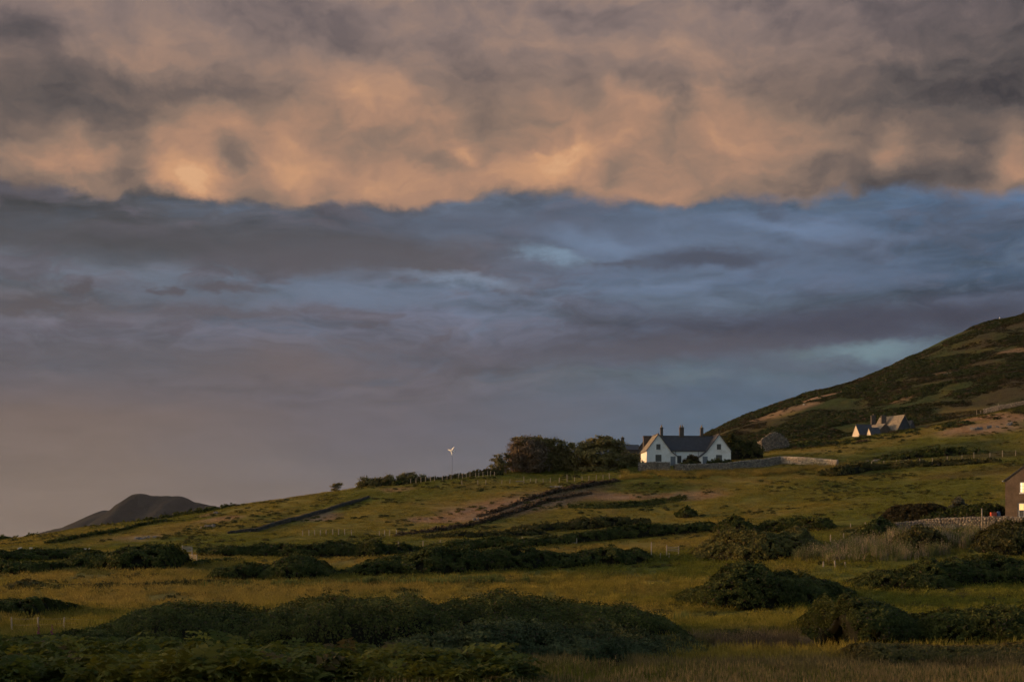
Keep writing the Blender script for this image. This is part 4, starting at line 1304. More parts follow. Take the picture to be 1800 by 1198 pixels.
def stone_wall(label, pts, width=.5, course=.24, stone=.38, cope=True, tone=1.0, name='stone_wall', cat='stone wall', group=None):
    """pts = [(u, distance, height) ...]"""
    us = np.array([p[0] for p in pts], float)
    P0 = [gp(u, d) for u, d, h in pts]
    seg = np.cumsum([0] + [(P0[i + 1].xy - P0[i].xy).length for i in range(len(P0) - 1)])
    n = max(2, int(seg[-1] / .6))
    s = np.linspace(0, seg[-1], n)
    X = np.interp(s, seg, [p.x for p in P0])
    Y = np.interp(s, seg, [p.y for p in P0])
    Hh = np.interp(s, seg, [p[2] for p in pts])
    Z = H(X, Y)
    o = Vector((X[n // 2], Y[n // 2], Z[n // 2]))
    root = empty(name, o)
    tag(root, label, cat, group)
    st = Stones(hash_str(label))
    r = st.r
    core = MB()
    for i in range(n - 1):
        a, b = Vector((X[i], Y[i], 0)), Vector((X[i + 1], Y[i + 1], 0))
        d = (b - a).normalized()
        q = Vector((-d.y, d.x, 0)) * (width * .36)
        za, zb = Z[i], Z[i + 1]
        ha, hb = Hh[i] - .10, Hh[i + 1] - .10
        up = Vector((0, 0, 1))
        vs = [a - q + up * (za - .4), b - q + up * (zb - .4), b + q + up * (zb - .4), a + q + up * (za - .4), a - q + up * (za + ha), b - q + up * (zb + hb), b + q + up * (zb + hb), a + q + up * (za + ha)]
        core.add([v - o for v in vs], [(0, 1, 5, 4), (4, 5, 6, 7), (2, 3, 7, 6)])
    core.build('wall_heart', M['mortar'], root)
    L = seg[-1]
    z = .0
    top = float(Hh.max())
    row = 0
    while z < top:
        hh = course * r.uniform(.8, 1.2)
        t = r.uniform(0, stone)
        while t < L:
            ln = stone * r.uniform(.6, 1.5)
            tc = min(L, t + ln / 2)
            hloc = float(np.interp(tc, s, Hh))
            if z + hh * .6 < hloc:
                x, y = float(np.interp(tc, s, X)), float(np.interp(tc, s, Y))
                k = min(n - 2, int(tc / L * (n - 1)))
                d = Vector((X[k + 1] - X[k], Y[k + 1] - Y[k], 0)).normalized()
                q = Vector((-d.y, d.x, 0))
                zz = float(np.interp(tc, s, Z))
                for sg in (-1, 1):
                    st.stone(Vector((x, y, zz + z + hh / 2)) + q * sg * (width * .36 + r.uniform(-.02, .035)), d, q, ln / 2 * .97, .11, hh / 2 * .96, tone)
            t += ln
        z += hh
        row += 1
    if cope:
        t = 0.0
        while t < L:
            ln = stone * r.uniform(.35, .75)
            tc = min(L, t + ln / 2)
            k = min(n - 2, int(tc / L * (n - 1)))
            d = Vector((X[k + 1] - X[k], Y[k + 1] - Y[k], 0)).normalized()
            q = Vector((-d.y, d.x, 0))
            c = Vector((float(np.interp(tc, s, X)), float(np.interp(tc, s, Y)), float(np.interp(tc, s, Z)) + float(np.interp(tc, s, Hh)) + r.uniform(-.05, .05)))
            st.stone(c, d, q, ln / 2 * .95, width * .45, .13 * r.uniform(.7, 1.4), tone)
            t += ln
    st.build(root, o)
    return root


stone_wall('stone garden wall at the left front of the white house', [(1121, 346, 2.0), (1177, 346, 2.0)])
stone_wall('long shaded stone wall before the white house rising to its right end', [(1184, 346, 1.45), (1240, 346.5, 1.4), (1290, 347, 1.7), (1330, 349, 1.9), (1371, 351.5, 1.9)])
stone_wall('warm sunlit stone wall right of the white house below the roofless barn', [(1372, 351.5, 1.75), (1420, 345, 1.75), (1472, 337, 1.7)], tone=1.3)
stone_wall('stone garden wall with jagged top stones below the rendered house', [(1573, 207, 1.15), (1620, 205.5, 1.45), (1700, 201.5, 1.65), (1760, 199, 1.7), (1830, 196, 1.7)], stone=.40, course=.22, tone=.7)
stone_wall('pale stone wall high on the right hillside under a fence', [(1728, 437, 1.3), (1760, 435, 1.6), (1800, 433, 1.7), (1840, 430, 1.7)])
W5 = [hit(u, v) for u, v in [(400, 938), (450, 934.5), (500, 920), (560, 903), (610, 888), (648, 875)]]
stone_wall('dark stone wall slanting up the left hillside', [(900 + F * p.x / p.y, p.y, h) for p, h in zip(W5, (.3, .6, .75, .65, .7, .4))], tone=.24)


def barn():
    D = 398
    root = empty('roofless_barn', gp(1363, D))
    tag(root, 'roofless stone barn with a rounded gable right of the white house', 'barn')
    o = root.location
    prof = [(1338, 773), (1346, 767), (1354, 761), (1362, 759.5), (1370, 762), (1377, 766), (1386, 775)]
    pu = [p[0] for p in prof]
    pv = [p[1] for p in prof]
    poly = [(PX(u, v, D).x - o.x, PX(u, v, D).z - o.z) for u, v in prof]
    mb = MB()
    front = [(poly[0][0], -1.2), (poly[-1][0], -1.2)] + poly[::-1]
    mb.prism(front, 0, .6)
    x0, x1 = poly[0][0], poly[-1][0]
    mb.box(x0, x0 + .6, .6, 9, -1.2, poly[0][1] - .25)
    mb.box(x1 - .6, x1, .6, 9, -1.2, poly[-1][1] - .25)
    mb.build('wall', M['mortar'], root)
    st = Stones(88)
    r = st.r
    X_, Y_ = Vector((1, 0, 0)), Vector((0, 1, 0))
    z = -.6
    while z < 6:
        hh = .3 * r.uniform(.8, 1.2)
        x = x0
        while x < x1:
            ln = .5 * r.uniform(.6, 1.4)
            u = 900 + (x + ln / 2 + o.x) / D * F
            zt = PX(0, float(np.interp(u, pu, pv)), D).z - o.z
            if z + hh * .4 < zt:
                st.stone(Vector((x + ln / 2, -.02 + r.uniform(-.05, .02), z + hh / 2)) + o, X_, Y_, ln * .48, .10, hh * .48, .75)
                if z + hh * 1.6 > zt:
                    st.stone(Vector((x + ln / 2, .3, zt + .03)) + o, X_, Y_, ln * .5, .33, .13, .75)
            x += ln
        y = .3
        if z < poly[0][1] - .3:
            while y < 9:
                ln = .5 * r.uniform(.6, 1.4)
                st.stone(Vector((x0 - .02, y + ln / 2, z + hh / 2)) + o, Y_, X_, ln * .48, .10, hh * .48, .75)
                y += ln
        z += hh
    st.build(root, o)


barn()


# ------------------------------------------------------------------ houses
def window(parent, x, z, w, h, cols, rows, y=0.0, mat='darkframe', glass='glass', sill=True, M2=None):
    """a sash window on a wall facing -y: frame with glazing bars, pane and sill"""
    T = M2 or Matrix.Identity(4)

    def bld(mb, name, m, par):
        mb.v = [tuple(T @ Vector(p)) for p in mb.v]
        return mb.build(name, M[m], par)
    f = MB()
    b = .09
    f.box(x - w / 2, x - w / 2 + b, y - .05, y + .05, z, z + h)
    f.box(x + w / 2 - b, x + w / 2, y - .05, y + .05, z, z + h)
    f.box(x - w / 2 + b, x + w / 2 - b, y - .05, y + .05, z, z + b)
    f.box(x - w / 2 + b, x + w / 2 - b, y - .05, y + .05, z + h - b, z + h)
    for i in range(1, cols):
        xx = x - w / 2 + b + (w - 2 * b) * i / cols
        f.box(xx - .025, xx + .025, y - .04, y + .04, z + b, z + h - b)
    for j in range(1, rows):
        zz = z + b + (h - 2 * b) * j / rows
        f.box(x - w / 2 + b, x + w / 2 - b, y - .037, y + .037, zz - .025, zz + .025)
    fo = bld(f, 'window', mat, parent)
    bld(MB().box(x - w / 2 + .02, x + w / 2 - .02, y - .018, y + .02, z + .02, z + h - .02), 'pane', glass, fo)
    if sill:
        bld(MB().box(x - w / 2 - .1, x + w / 2 + .1, y - .16, y + .03, z - .13, z - .003), 'sill', 'limewash', fo)
    return fo


def chimney(parent, x, y, z0, z1, wx, wy, pots, mat='chimney', pot_h=.6, M2=None):
    T = M2 or Matrix.Identity(4)
    c = MB()
    c.box(x - wx / 2, x + wx / 2, y - wy / 2, y + wy / 2, z0, z1 - .28)
    c.box(x - wx / 2 - .09, x + wx / 2 + .09, y - wy / 2 - .09, y + wy / 2 + .09, z1 - .28, z1 - .1)
    c.box(x - wx / 2 + .02, x + wx / 2 - .02, y - wy / 2 + .02, y + wy / 2 - .02, z1 - .1, z1)
    c.v = [tuple(T @ Vector(p)) for p in c.v]
    co = c.build('chimney', M[mat], parent)
    for k in range(pots):
        px = x + (k - (pots - 1) / 2) * .55
        m = MB().tube([T @ Vector((px, y, z1 - .02)), T @ Vector((px, y, z1 + pot_h * .85)), T @ Vector((px, y, z1 + pot_h))], [.20, .16, .19], 8)
        m.build('chimney_pot', M['pot'], co)
    return co


def white_house():
    D = 357
    b = PX(1211, 816, D)
    root = empty('house', b, math.radians(4.0))
    tag(root, 'white house with twin front gables and a long slate roof', 'house')
    YB = 9.3
    w = MB()
    for s in (-1, 1):
        p = [(10.67, -1.2), (10.67, 3.62), (7.70, 7.58), (4.6, 3.42), (2.98, 2.05), (2.98, -1.2)]
        p = [(s * x, z) for x, z in p]
        w.prism(p if s > 0 else p[::-1], 0, YB)
    w.box(-4.6, 4.6, 2.5, YB - .01, -1.2, 3.75)
    w.prism([(-7.7, 3.7), (7.7, 3.7), (7.7, 3.74), (-7.7, 3.74)], 2.6, YB - .02)
    w.build('wall', M['limewash'], root)
    th = .14
    y0, y1 = -.22, YB + .15
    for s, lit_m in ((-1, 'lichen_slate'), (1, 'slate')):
        ap, eo, ei, po = (7.70, 7.74), (10.98, 3.36), (4.55, 3.53), (2.72, 1.98)
        outer, inner, porch = MB(), MB(), MB()

        def S(mb, A, B):
            (xa, za), (xb, zb) = A, B
            q = [(s * xa, y0, za), (s * xa, y1, za), (s * xb, y1, zb), (s * xb, y0, zb)]
            # keep the winding outward
            n = (Vector(q[1]) - Vector(q[0])).cross(Vector(q[3]) - Vector(q[0]))
            if n.z < 0:
                q = q[::-1]
            mb.slab(*q, th)
        S(outer, ap, eo)
        S(inner, ap, ei)
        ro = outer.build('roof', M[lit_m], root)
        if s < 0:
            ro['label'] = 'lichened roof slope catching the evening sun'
        inner.build('roof', M['slate'], root)
        y1_, y1 = y1, 2.6
        S(porch, (4.60, 3.49), po)
        porch.build('porch_roof', M['slate'], root)
        y1 = y1_
        MB().box(s * ap[0] - .13, s * ap[0] + .13, y0 - .02, y1 + .02, ap[1] - .06, ap[1] + .09).build('ridge', M['ridge'], root)
        # pale verge boards along the gable edge
        v = MB()
        for A, B in ((ap, eo), (ap, ei), ((4.60, 3.49), po)):
            (xa, za), (xb, zb) = A, B
            q = [(s * xa, y0 - .035, za - .02), (s * xb, y0 - .035, zb - .02), (s * xb, y0 - .035, zb - .24), (s * xa, y0 - .035, za - .24)]
            n = (Vector(q[1]) - Vector(q[0])).cross(Vector(q[3]) - Vector(q[0]))
            v.slab(*(q if n.y < 0 else q[::-1]), .03)
        v.build('bargeboard', M['slate'], root)
    MB().slab((-7.7, 2.25, 3.62), (7.7, 2.25, 3.62), (7.7, 5.9, 7.58), (-7.7, 5.9, 7.58), th).build('roof', M['slate'], root)
    MB().slab((7.7, 9.55, 3.62), (-7.7, 9.55, 3.62), (-7.7, 5.9, 7.58), (7.7, 5.9, 7.58), th).build('roof', M['slate'], root)
    MB().box(-7.4, 7.4, 5.77, 6.03, 7.53, 7.68).build('ridge', M['ridge'], root)
    for x in (-2.9, 2.9):
        MB().tube([(x, 2.43, -.4), (x, 2.43, 3.5)], [.05, .05], 6).build('drainpipe', M['slate'], root)
    MB().box(-4.4, 4.4, 2.16, 2.28, 3.50, 3.60).build('gutter', M['slate'], root)
    chimney(root, -5.9, 5.9, 6.9, 9.75, .66, .8, 1)
    chimney(root, -.75, 5.9, 6.9, 9.75, 1.12, .8, 2)
    chimney(root, 4.45, 5.9, 6.9, 9.75, .72, .8, 1)
    chimney(root, -8.9, 10.2, 1.0, 7.9, 2.0, 1.2, 0)
    window(root, -7.75, 3.72, 1.05, 1.36, 3, 3)
    window(root, -7.72, .72, 1.5, 1.72, 3, 3)
    window(root, 7.62, 3.80, 1.05, 1.36, 3, 3)
    window(root, 7.65, .72, 1.5, 1.72, 3, 3)
    window(root, -2.0, .50, 1.05, 1.85, 3, 3, y=2.5)
    window(root, .6, .72, 1.2, 1.6, 3, 3, y=2.5)
    window(root, 2.15, .65, 1.0, 1.7, 2, 3, y=2.5)
    for x in (-4.05, 4.1):
        d = MB().box(x - .55, x + .55, -.05, .03, -.2, 2.02)
        d.box(x - .62, x - .553, -.08, .03, -.2, 2.1)
        d.box(x + .553, x + .62, -.08, .03, -.2, 2.1)
        for i in range(4):
            d.box(x - .5 + i * .26, x - .5 + i * .26 + .22, -.065, -.049, -.1, 1.9)
        do = d.build('door', M['door'], root)
        MB().box(x + .32, x + .40, -.11, -.066, .95, 1.03).build('handle', M['steel'], do)


white_house()


def gabled(parent, P, ang, w, l, z_e, z_r, wall_m='sun_toned', roof_m='slate', depth=4.0, over=.2):
    """ridge along local x from the gable at P; P is the eave level point under the gable's apex"""
    T = Matrix.Translation(P) @ Matrix.Rotation(ang, 4, 'Z')
    m = MB()
    poly = [(-w / 2, -depth), (w / 2, -depth), (w / 2, 0), (0, z_r - z_e), (-w / 2, 0)]
    m.prism(poly, 0, l)
    R = Matrix(((0, 1, 0, 0), (-1, 0, 0, 0), (0, 0, 1, 0), (0, 0, 0, 1)))       # prism x,y -> local y,x
    m.v = [tuple(T @ R @ Vector(p)) for p in m.v]
    m.build('wall', M[wall_m], parent)
    rise = z_r - z_e
    k = rise / (w / 2)
    for s in (-1, 1):
        q = [Vector((-over, 0, rise + .12)), Vector((l + over, 0, rise + .12)), Vector((l + over, s * (w / 2 + .25), .12 - k * .25)), Vector((-over, s * (w / 2 + .25), .12 - k * .25))]
        n = (q[1] - q[0]).cross(q[3] - q[0])
        if n.z < 0:
            q = q[::-1]
        r = MB().slab(*q, .12)
        r.v = [tuple(T @ Vector(p)) for p in r.v]
        r.build('roof', M[roof_m], parent)
    return T


def far_cottage():
    o = gp(1545, 430)
    root = empty('cottage', o)
    tag(root, 'cottage with small white gables half hidden by the hillside bank', 'cottage')
    Z = lambda v, D: D * (HV - v) / F + CZ - o.z

    def loc(u, v, D):
        p = PX(u, v, D)
        return p - o
    T = gabled(root, loc(1504.6, 767.5, 428), math.radians(18), 4.9, 5.0, 0, 3.75, over=.12)
    win = MB()
    window(root, 0, -.9, .7, 1.0, 2, 2, sill=False, M2=T @ Matrix(((0, 1, 0, -.02), (-1, 0, 0, 0), (0, 0, 1, 0), (0, 0, 0, 1))))
    gabled(root, loc(1527.3, 762.2, 425), math.radians(20), 2.2, 3.4, 0, 1.85, depth=3, over=.12)
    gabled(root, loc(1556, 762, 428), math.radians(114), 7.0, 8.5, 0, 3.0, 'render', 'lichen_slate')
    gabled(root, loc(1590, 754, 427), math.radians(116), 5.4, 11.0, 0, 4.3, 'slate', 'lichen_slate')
    gabled(root, loc(1604, 752, 431), math.radians(116), 2.2, 3.0, 0, 2.3, 'chimney', 'slate', depth=3, over=.1)
    for (u, v0, D, w) in ((1535, 729.5, 434, 1.35), (1553.2, 729.5, 432, 1.45)):
        p = loc(u, v0, D)
        chimney(root, p.x, p.y, p.z - 4.5, p.z, w, .9, 1 if u < 1540 else 0, pot_h=.4)


far_cottage()


def rear_cottage():
    D = 386
    o = gp(1104, D)
    root = empty('cottage', o)
    tag(root, 'slate roofed cottage with one chimney peeping out behind the pines', 'cottage')
    p = PX(1092, 791, D) - o
    gabled(root, Vector((p.x, p.y, p.z)), math.radians(6), 5.5, 4.6, 0, 1.45, 'chimney', 'slate', depth=3.5)
    c = PX(1094.5, 768.5, D) - o
    chimney(root, c.x, c.y, c.z - 4.5, c.z, .85, .7, 1, pot_h=.3)
    o2 = gp(1135, 374)
    r2 = empty('outbuilding', o2)
    tag(r2, 'low stone outbuilding behind the left corner of the white house', 'outbuilding')
    p = PX(1133, 786, 372) - o2
    gabled(r2, p, math.radians(80), 3.0, 4.0, 0, 1.9, 'chimney', 'lichen_slate', depth=3.0)


rear_cottage()


def rendered_house():
    a = math.radians(-30)
    c = gp(1767, 208)
    base = PX(1767, 909, 208)
    root = empty('house', base, a)
    tag(root, 'brown rendered house with lit windows cut by the right edge', 'house')
    W, EV, AP = 6.1, 5.45, 7.75
    m = MB()
    m.prism([(0, -2), (W, -2), (W, EV), (W / 2, AP), (0, EV)], 0, 11)
    m.build('wall', M['render'], root)
    k = (AP - EV) / (W / 2)
    MB().slab((W / 2, 11.2, AP + .14), (-.25, 11.2, EV + .14 - .25 * k), (-.25, -.12, EV + .14 - .25 * k), (W / 2, -.12, AP + .14), .13).build('roof', M['slate'], root)
    MB().slab((W / 2, -.12, AP + .14), (W + .25, -.12, EV + .14 - .25 * k), (W + .25, 11.2, EV + .14 - .25 * k), (W / 2, 11.2, AP + .14), .13).build('roof', M['slate'], root)
    MB().box(W / 2 - .12, W / 2 + .12, -.14, 11.2, AP + .1, AP + .24).build('ridge', M['ridge'], root)
    MB().box(-.42, -.26, -.2, 11.2, EV - .20, EV - .06).build('gutter', M['paint'], root)
    w1 = window(root, 2.72, 3.55, 1.3, 1.55, 2, 3, glass='lit', mat='paint')
    MB().box(2.15, 2.40, -.03, -.02, 3.7, 5.0).build('curtain', M['curtain'], w1)
    MB().box(2.62, 2.8, -.03, -.02, 3.95, 5.0).build('curtain', M['curtain'], w1)
    w2 = window(root, 2.62, .05, 1.45, 2.0, 2, 1, mat='paint')
    MB().box(1.95, 3.29, -.032, -.02, 1.05, 1.97).build('blind', M['lit'], w2)
    MB().box(1.72, 1.77, -.06, .0, -.1, 2.1).build('drainpipe', M['steel'], root)


rendered_house()

# ------------------------------------------------------------------ wind turbine
def turbine():
    D = 342
    b = gp(793.5, D)
    hub = PX(793.4, 791.8, D)
    root = empty('wind_turbine', b)
    tag(root, 'slim white three bladed wind turbine on a thin mast', 'wind turbine')
    root.rotation_euler = (0, 0, math.radians(-38))
    h = Vector((0, 0, (hub - b).z))
    MB().tube([(0, .25, -.3), (0, .25, h.z - .05)], [.055, .035], 8).build('mast', M['steel'], root, True)
    n = MB()
    n.tube([(h.x, h.y - .12, h.z), (h.x, h.y + .05, h.z), (h.x, h.y + .6, h.z)], [.04, .12, .07], 8)
    n.add([(h.x - .01, h.y + .6, h.z), (h.x - .01, h.y + 1.1, h.z + .2), (h.x - .01, h.y + 1.1, h.z - .2), (h.x + .01, h.y + .6, h.z), (h.x + .01, h.y + 1.1, h.z + .2), (h.x + .01, h.y + 1.1, h.z - .2)], [(0, 1, 2), (5, 4, 3), (0, 3, 4, 1), (1, 4, 5, 2), (2, 5, 3, 0)])
    n.build('nacelle', M['turbine'], root)
    for (u, v) in ((799.0, 785.2), (787.4, 789.4), (794.9, 799.6)):
        e = PX(u, v, D) - b
        d = Vector(((e.x - (hub - b).x) / math.cos(math.radians(38)), 0, e.z - h.z))
        L = d.length
        d.normalize()
        s = Vector((-d.z, 0, d.x))
        t = Vector((0, 1, 0))
        c = Vector((h.x, h.y - .1, h.z))
        vs = []
        for f, wd, tw in ((.06, .06, 0), (.2, .17, .3), (.6, .13, .2), (1.0, .06, .1)):
            q = (s + t * tw * .6).normalized() * wd
            p = c + d * L * f
            vs += [p - q, p + t * .025, p + q, p - t * .025]
        fs = []
        for i in range(3):
            for k in range(4):
                a = i * 4 + k
                b2 = i * 4 + (k + 1) % 4
                fs.append((a, b2, b2 + 4, a + 4))
        fs += [(3, 2, 1, 0), (12, 13, 14, 15)]
        MB().add(vs, fs).build('blade', M['turbine'], root)


turbine()


# ------------------------------------------------------------------ fences, gates, posts
def fence(label, posts, px_h, D=None, wires=2, group=None, thick=.075, name='post_fence'):
    r = random.Random(hash_str(label))
    P = []
    for i, (u, v) in enumerate(posts):
        p = hit(u, v) if D is None else gp(u, D if not isinstance(D, (list, tuple)) else D[i])
        P.append(p)
    o = P[len(P) // 2].copy()
    root = empty(name, o)
    tag(root, label, 'fence', group)
    hs = []
    meshes = []
    for k in range(4):
        m = MB().tube([(0, 0, -.35), (0, 0, .5), (r.uniform(-.02, .02), 0, .96), (0, 0, 1.0)], [thick * 1.05, thick, thick * .95, thick * .6], 7)
        me = bpy.data.meshes.new('post')
        me.from_pydata(m.v, [], m.f)
        me.materials.append(M['timber'])
        meshes.append(me)
    for i, p in enumerate(P):
        h = (px_h[i] if isinstance(px_h, (list, tuple)) else px_h * r.uniform(.82, 1.12)) / F * p.y
        hs.append(h)
        q = bpy.data.objects.new('post', meshes[i % 4])
        COL.objects.link(q)
        q.parent = root
        q.location = p - o
        q.rotation_euler = (r.uniform(-.05, .05), r.uniform(-.07, .07), r.uniform(0, 6))
        q.scale = (1, 1, h)
    if wires:
        for k in range(wires):
            f = .9 - k * .38
            m = MB()
            for i in range(len(P) - 1):
                if (P[i + 1] - P[i]).length > 26:
                    continue
                a, b = P[i] - o + Vector((0, 0, hs[i] * f)), P[i + 1] - o + Vector((0, 0, hs[i + 1] * f))
                m.tube([a, (a + b) / 2 - Vector((0, 0, .03)), b], [.006] * 3, 4)
            if m.v:
                m.build('wire', M['wire'], root)
    return root


FG = 'post and wire fences'
fence('post and wire fence along the ridge under the wind turbine', [(722, 853), (731, 853), (740, 851), (748, 850), (757, 849), (764, 847), (778, 846), (786, 844), (793, 843), (806, 841), (813, 840), (820, 838), (826, 837), (836, 834), (842, 833), (849, 831), (857, 830), (862, 829), (869, 828)], 9, D=342, group=FG)
fence('row of pale posts in front of the pine group', [(812, 851), (840, 850), (854, 849), (882, 848), (896, 848), (921, 847), (932, 847), (942, 847), (955, 847), (967, 847), (983, 846), (997, 846), (1010, 845), (1023, 845), (1035, 844), (1048, 844), (1060, 843), (1071, 843), (1090, 842)], [8, 8, 8, 7, 8, 12, 8, 8, 8, 9, 9, 14, 8, 8, 9, 9, 8, 10, 7], D=331, group=FG)
fence('post and wire fence at the foot of the hill above the bright hedge', [(532, 941), (543, 941), (553, 941), (563, 941), (573, 940), (585, 940), (595, 940), (606, 940), (618, 940), (667, 942), (676, 942), (685, 941), (697, 940)], 10, group=FG)
fence('sparse fence posts showing above the dark rounded hedge', [(701, 964), (744, 962), (774, 957), (803, 956), (918, 951), (1100, 936), (1158, 932), (1179, 930)], [12, 12, 9, 7, 8, 8, 11, 10], group=FG)
fence('post fence crossing the right hillside above the rendered house', [(1532, 821), (1554, 820), (1576, 818), (1596, 817), (1617, 815), (1639, 813), (1665, 811), (1691, 808), (1712, 806), (1740, 804), (1762, 803), (1785, 801)], 10.5, group=FG)
fence('fence on top of the high stone wall at the right', [(1717, 718), (1724, 717), (1744, 716), (1755, 714), (1776, 712), (1787, 711), (1797, 709)], [9, 7, 10, 13, 9, 9, 9], D=[438, 438, 438, 437, 436, 435, 435], group=FG)
fence('three thin wired posts in the left foreground', [(21, 1112), (66, 1111), (112, 1106), (178, 1096)], [28, 27, 22, 8], group=FG, thick=.055)
fence('short run of posts behind the pale reeds', [(1460, 944), (1483, 944), (1506, 941)], 12, D=[205, 205, 206], group=FG)
fence('two lone posts left of the clipped rusty hedge', [(1495, 922), (1521, 921)], 11, D=[222, 222], group=FG, wires=0)
fence('three weathered stump posts below the pale reeds', [(1447, 997), (1468, 998.5), (1486, 997)], [10, 13, 10], group=FG, wires=0, thick=.10)
fence('thin posts left of the distant hill on the skyline', [(79, 941), (303, 905), (352, 895)], [7, 8, 7], D=[331, 341, 341], group=FG, wires=0)


def rail(mb, a, b, w=.05, h=.07):
    a, b = Vector(a), Vector(b)
    d = (b - a).normalized()
    s = Vector((-d.y, d.x, 0)).normalized() * w
    u = d.cross(s).normalized() * h
    mb.add([a - s - u, a + s - u, a + s + u, a - s + u, b - s - u, b + s - u, b + s + u, b - s + u], [(0, 1, 2, 3), (7, 6, 5, 4), (0, 4, 5, 1), (1, 5, 6, 2), (2, 6, 7, 3), (3, 7, 4, 0)])
    return mb


def gates():
    D = 209
    o = gp(332, D)
    g = empty('field_gate', o)
    tag(g, 'weathered field gate with a boarded side between the left hedges', 'gate')
    L = lambda u, v, d=D: PX(u, v, d) - o
    for u, vt in ((320.5, 958), (337.5, 961)):
        a = L(u, 985)
        MB().tube([(a.x, a.y, -.4), (a.x, a.y, L(u, vt).z)], [.10, .09], 7).build('post', M['timber'], g)
    for k in range(4):
        v = 960.3 + k * 2.5
        rail(MB(), L(321, v), L(337, v + .4), .02, .075).build('board', M['timber'], g)
    for k in range(3):
        rail(MB(), L(321, 973.2 + k * 3.2), L(346, 975.2 + k * 2.9, D - 1.5), .03, .055).build('rail', M['timber'], g)
    a = L(346, 984, D - 1.5)
    MB().tube([(a.x, a.y, -.3), (a.x, a.y, L(346, 974, D - 1.5).z)], [.07, .06], 7).build('post', M['timber'], g)

    D2 = 207
    o = gp(1170, D2)
    g = empty('field_gate', o)
    tag(g, 'low field gate at the right end of the long dark hedge', 'gate')
    L = lambda u, v, d=D2: PX(u, v, d) - o
    for u, vt in ((1145, 952), (1172, 957), (1193, 959)):
        a = L(u, 975)
        MB().tube([(a.x, a.y, -.5), (a.x, a.y, L(u, vt).z)], [.10, .08], 7).build('post', M['timber'], g)
    for k in range(3):
        rail(MB(), L(1172, 960.5 + k * 3), L(1193, 961.5 + k * 3), .03, .05).build('rail', M['timber'], g)
    fence('pair of short posts in front of the low field gate', [(1161, 983), (1176, 979)], [9, 8], D=[206, 206], group=FG, wires=0)

    D3 = 155.5
    o = gp(1655, D3)
    g = empty('broken_rail_fence', o)
    tag(g, 'broken timber rails leaning down over the brambles', 'fence')
    L = lambda u, v, d=D3: PX(u, v, d) - o
    rail(MB(), L(1617, 1000), L(1692, 1014.5), .04, .075).build('rail', M['timber'], g)
    rail(MB(), L(1616, 1005), L(1632, 1008), .04, .06).build('rail', M['timber'], g)
    rail(MB(), L(1672, 1017), L(1691, 1021.5), .04, .06).build('rail', M['timber'], g)
    for u, v in ((1691, 1011), (1619, 998)):
        a = L(u, 1035)
        MB().tube([(a.x, a.y + .1, -.4), (a.x, a.y + .1, L(u, v).z)], [.08, .07], 7).build('post', M['timber'], g)

    D4 = 330.5
    o = gp(913, D4)
    g = tag(rail(MB(), (PX(906.5, 845.5, D4) - o), (PX(920, 845.5, D4) - o), .05, .09).build('timber_rail', M['timber']), 'pale timber rail against the tallest post before the pines', 'rail')
    g.location = o

    o = gp(1726, 196.5)
    g = empty('pole', o)
    tag(g, 'slim dark pole standing before the stone garden wall', 'pole')
    top = PX(1726, 893, 196.5).z - o.z
    MB().tube([(0, 0, -.3), (0, 0, top * .6), (0, 0, top)], [.09, .08, .07], 8).build('shaft', M['timber'], g, True)
    MB().box(-.12, .12, -.12, .12, top, top + .05).build('cap', M['steel'], g)
    o = gp(1009, 232)
    s = tag(MB().box(-.35, .35, -.12, .12, .2, .28).box(-.5, -.38, -.06, .06, -.3, .75).box(.38, .5, -.06, .06, -.3, 1.0).build('stile', M['timber']), 'small timber stile in the gap of the dark rounded hedge', 'stile')
    s.location = o
    o = gp(1757, 716)
    s = tag(MB().tube([(0, 0, -.5), (0, 0, .7), (0, 0, 1.3)], [.22, .2, .15], 8).build('marker_post', M['limewash']), 'tiny pale marker on the skyline of the right hill', 'marker')
    s.location = o


gates()


# ------------------------------------------------------------------ rocks
def outcrop(label, u, v, w_px, h_px, n, D=None, name='rock_outcrop', seed=1):
    p = hit(u, v) if D is None else gp(u, D)
    s = p.y / F
    r = random.Random(seed)
    bm = bmesh.new()
    for k in range(n):
        ret = bmesh.ops.create_icosphere(bm, subdivisions=2, radius=1.0)
        cx = r.uniform(-.5, .5) * w_px * s
        sx = w_px * s / n * r.uniform(.55, 1.0)
        sz = h_px * s * r.uniform(.5, 1.0)
        cy = r.uniform(-.6, .6)
        z = float(H(p.x + cx, p.y + cy)) - p.z
        rot = Matrix.Rotation(r.uniform(0, 6), 3, 'Z') @ Matrix.Rotation(r.uniform(-.5, .5), 3, 'X')
        for vv in ret['verts']:
            q = vv.co.copy()
            k2 = 1 + .35 * (math.sin(q.x * 3.1 + k) * math.cos(q.y * 2.7 + seed) + .5 * math.sin(q.z * 5 + k * 2))
            q = q * k2
            q = Vector((max(-.8, min(.8, q.x)), max(-.75, min(.75, q.y)), max(-.6, min(.8, q.z))))
            q = Vector((q.x * sx, q.y * max(.5, sx * .8), q.z * sz))
            vv.co = rot @ q + Vector((cx, cy, z - sz * .05))
    me = bpy.data.meshes.new(name)
    bm.to_mesh(me)
    bm.free()
    o = link(name, me, M['rock'])
    o.location = p
    return tag(o, label, 'rocks')


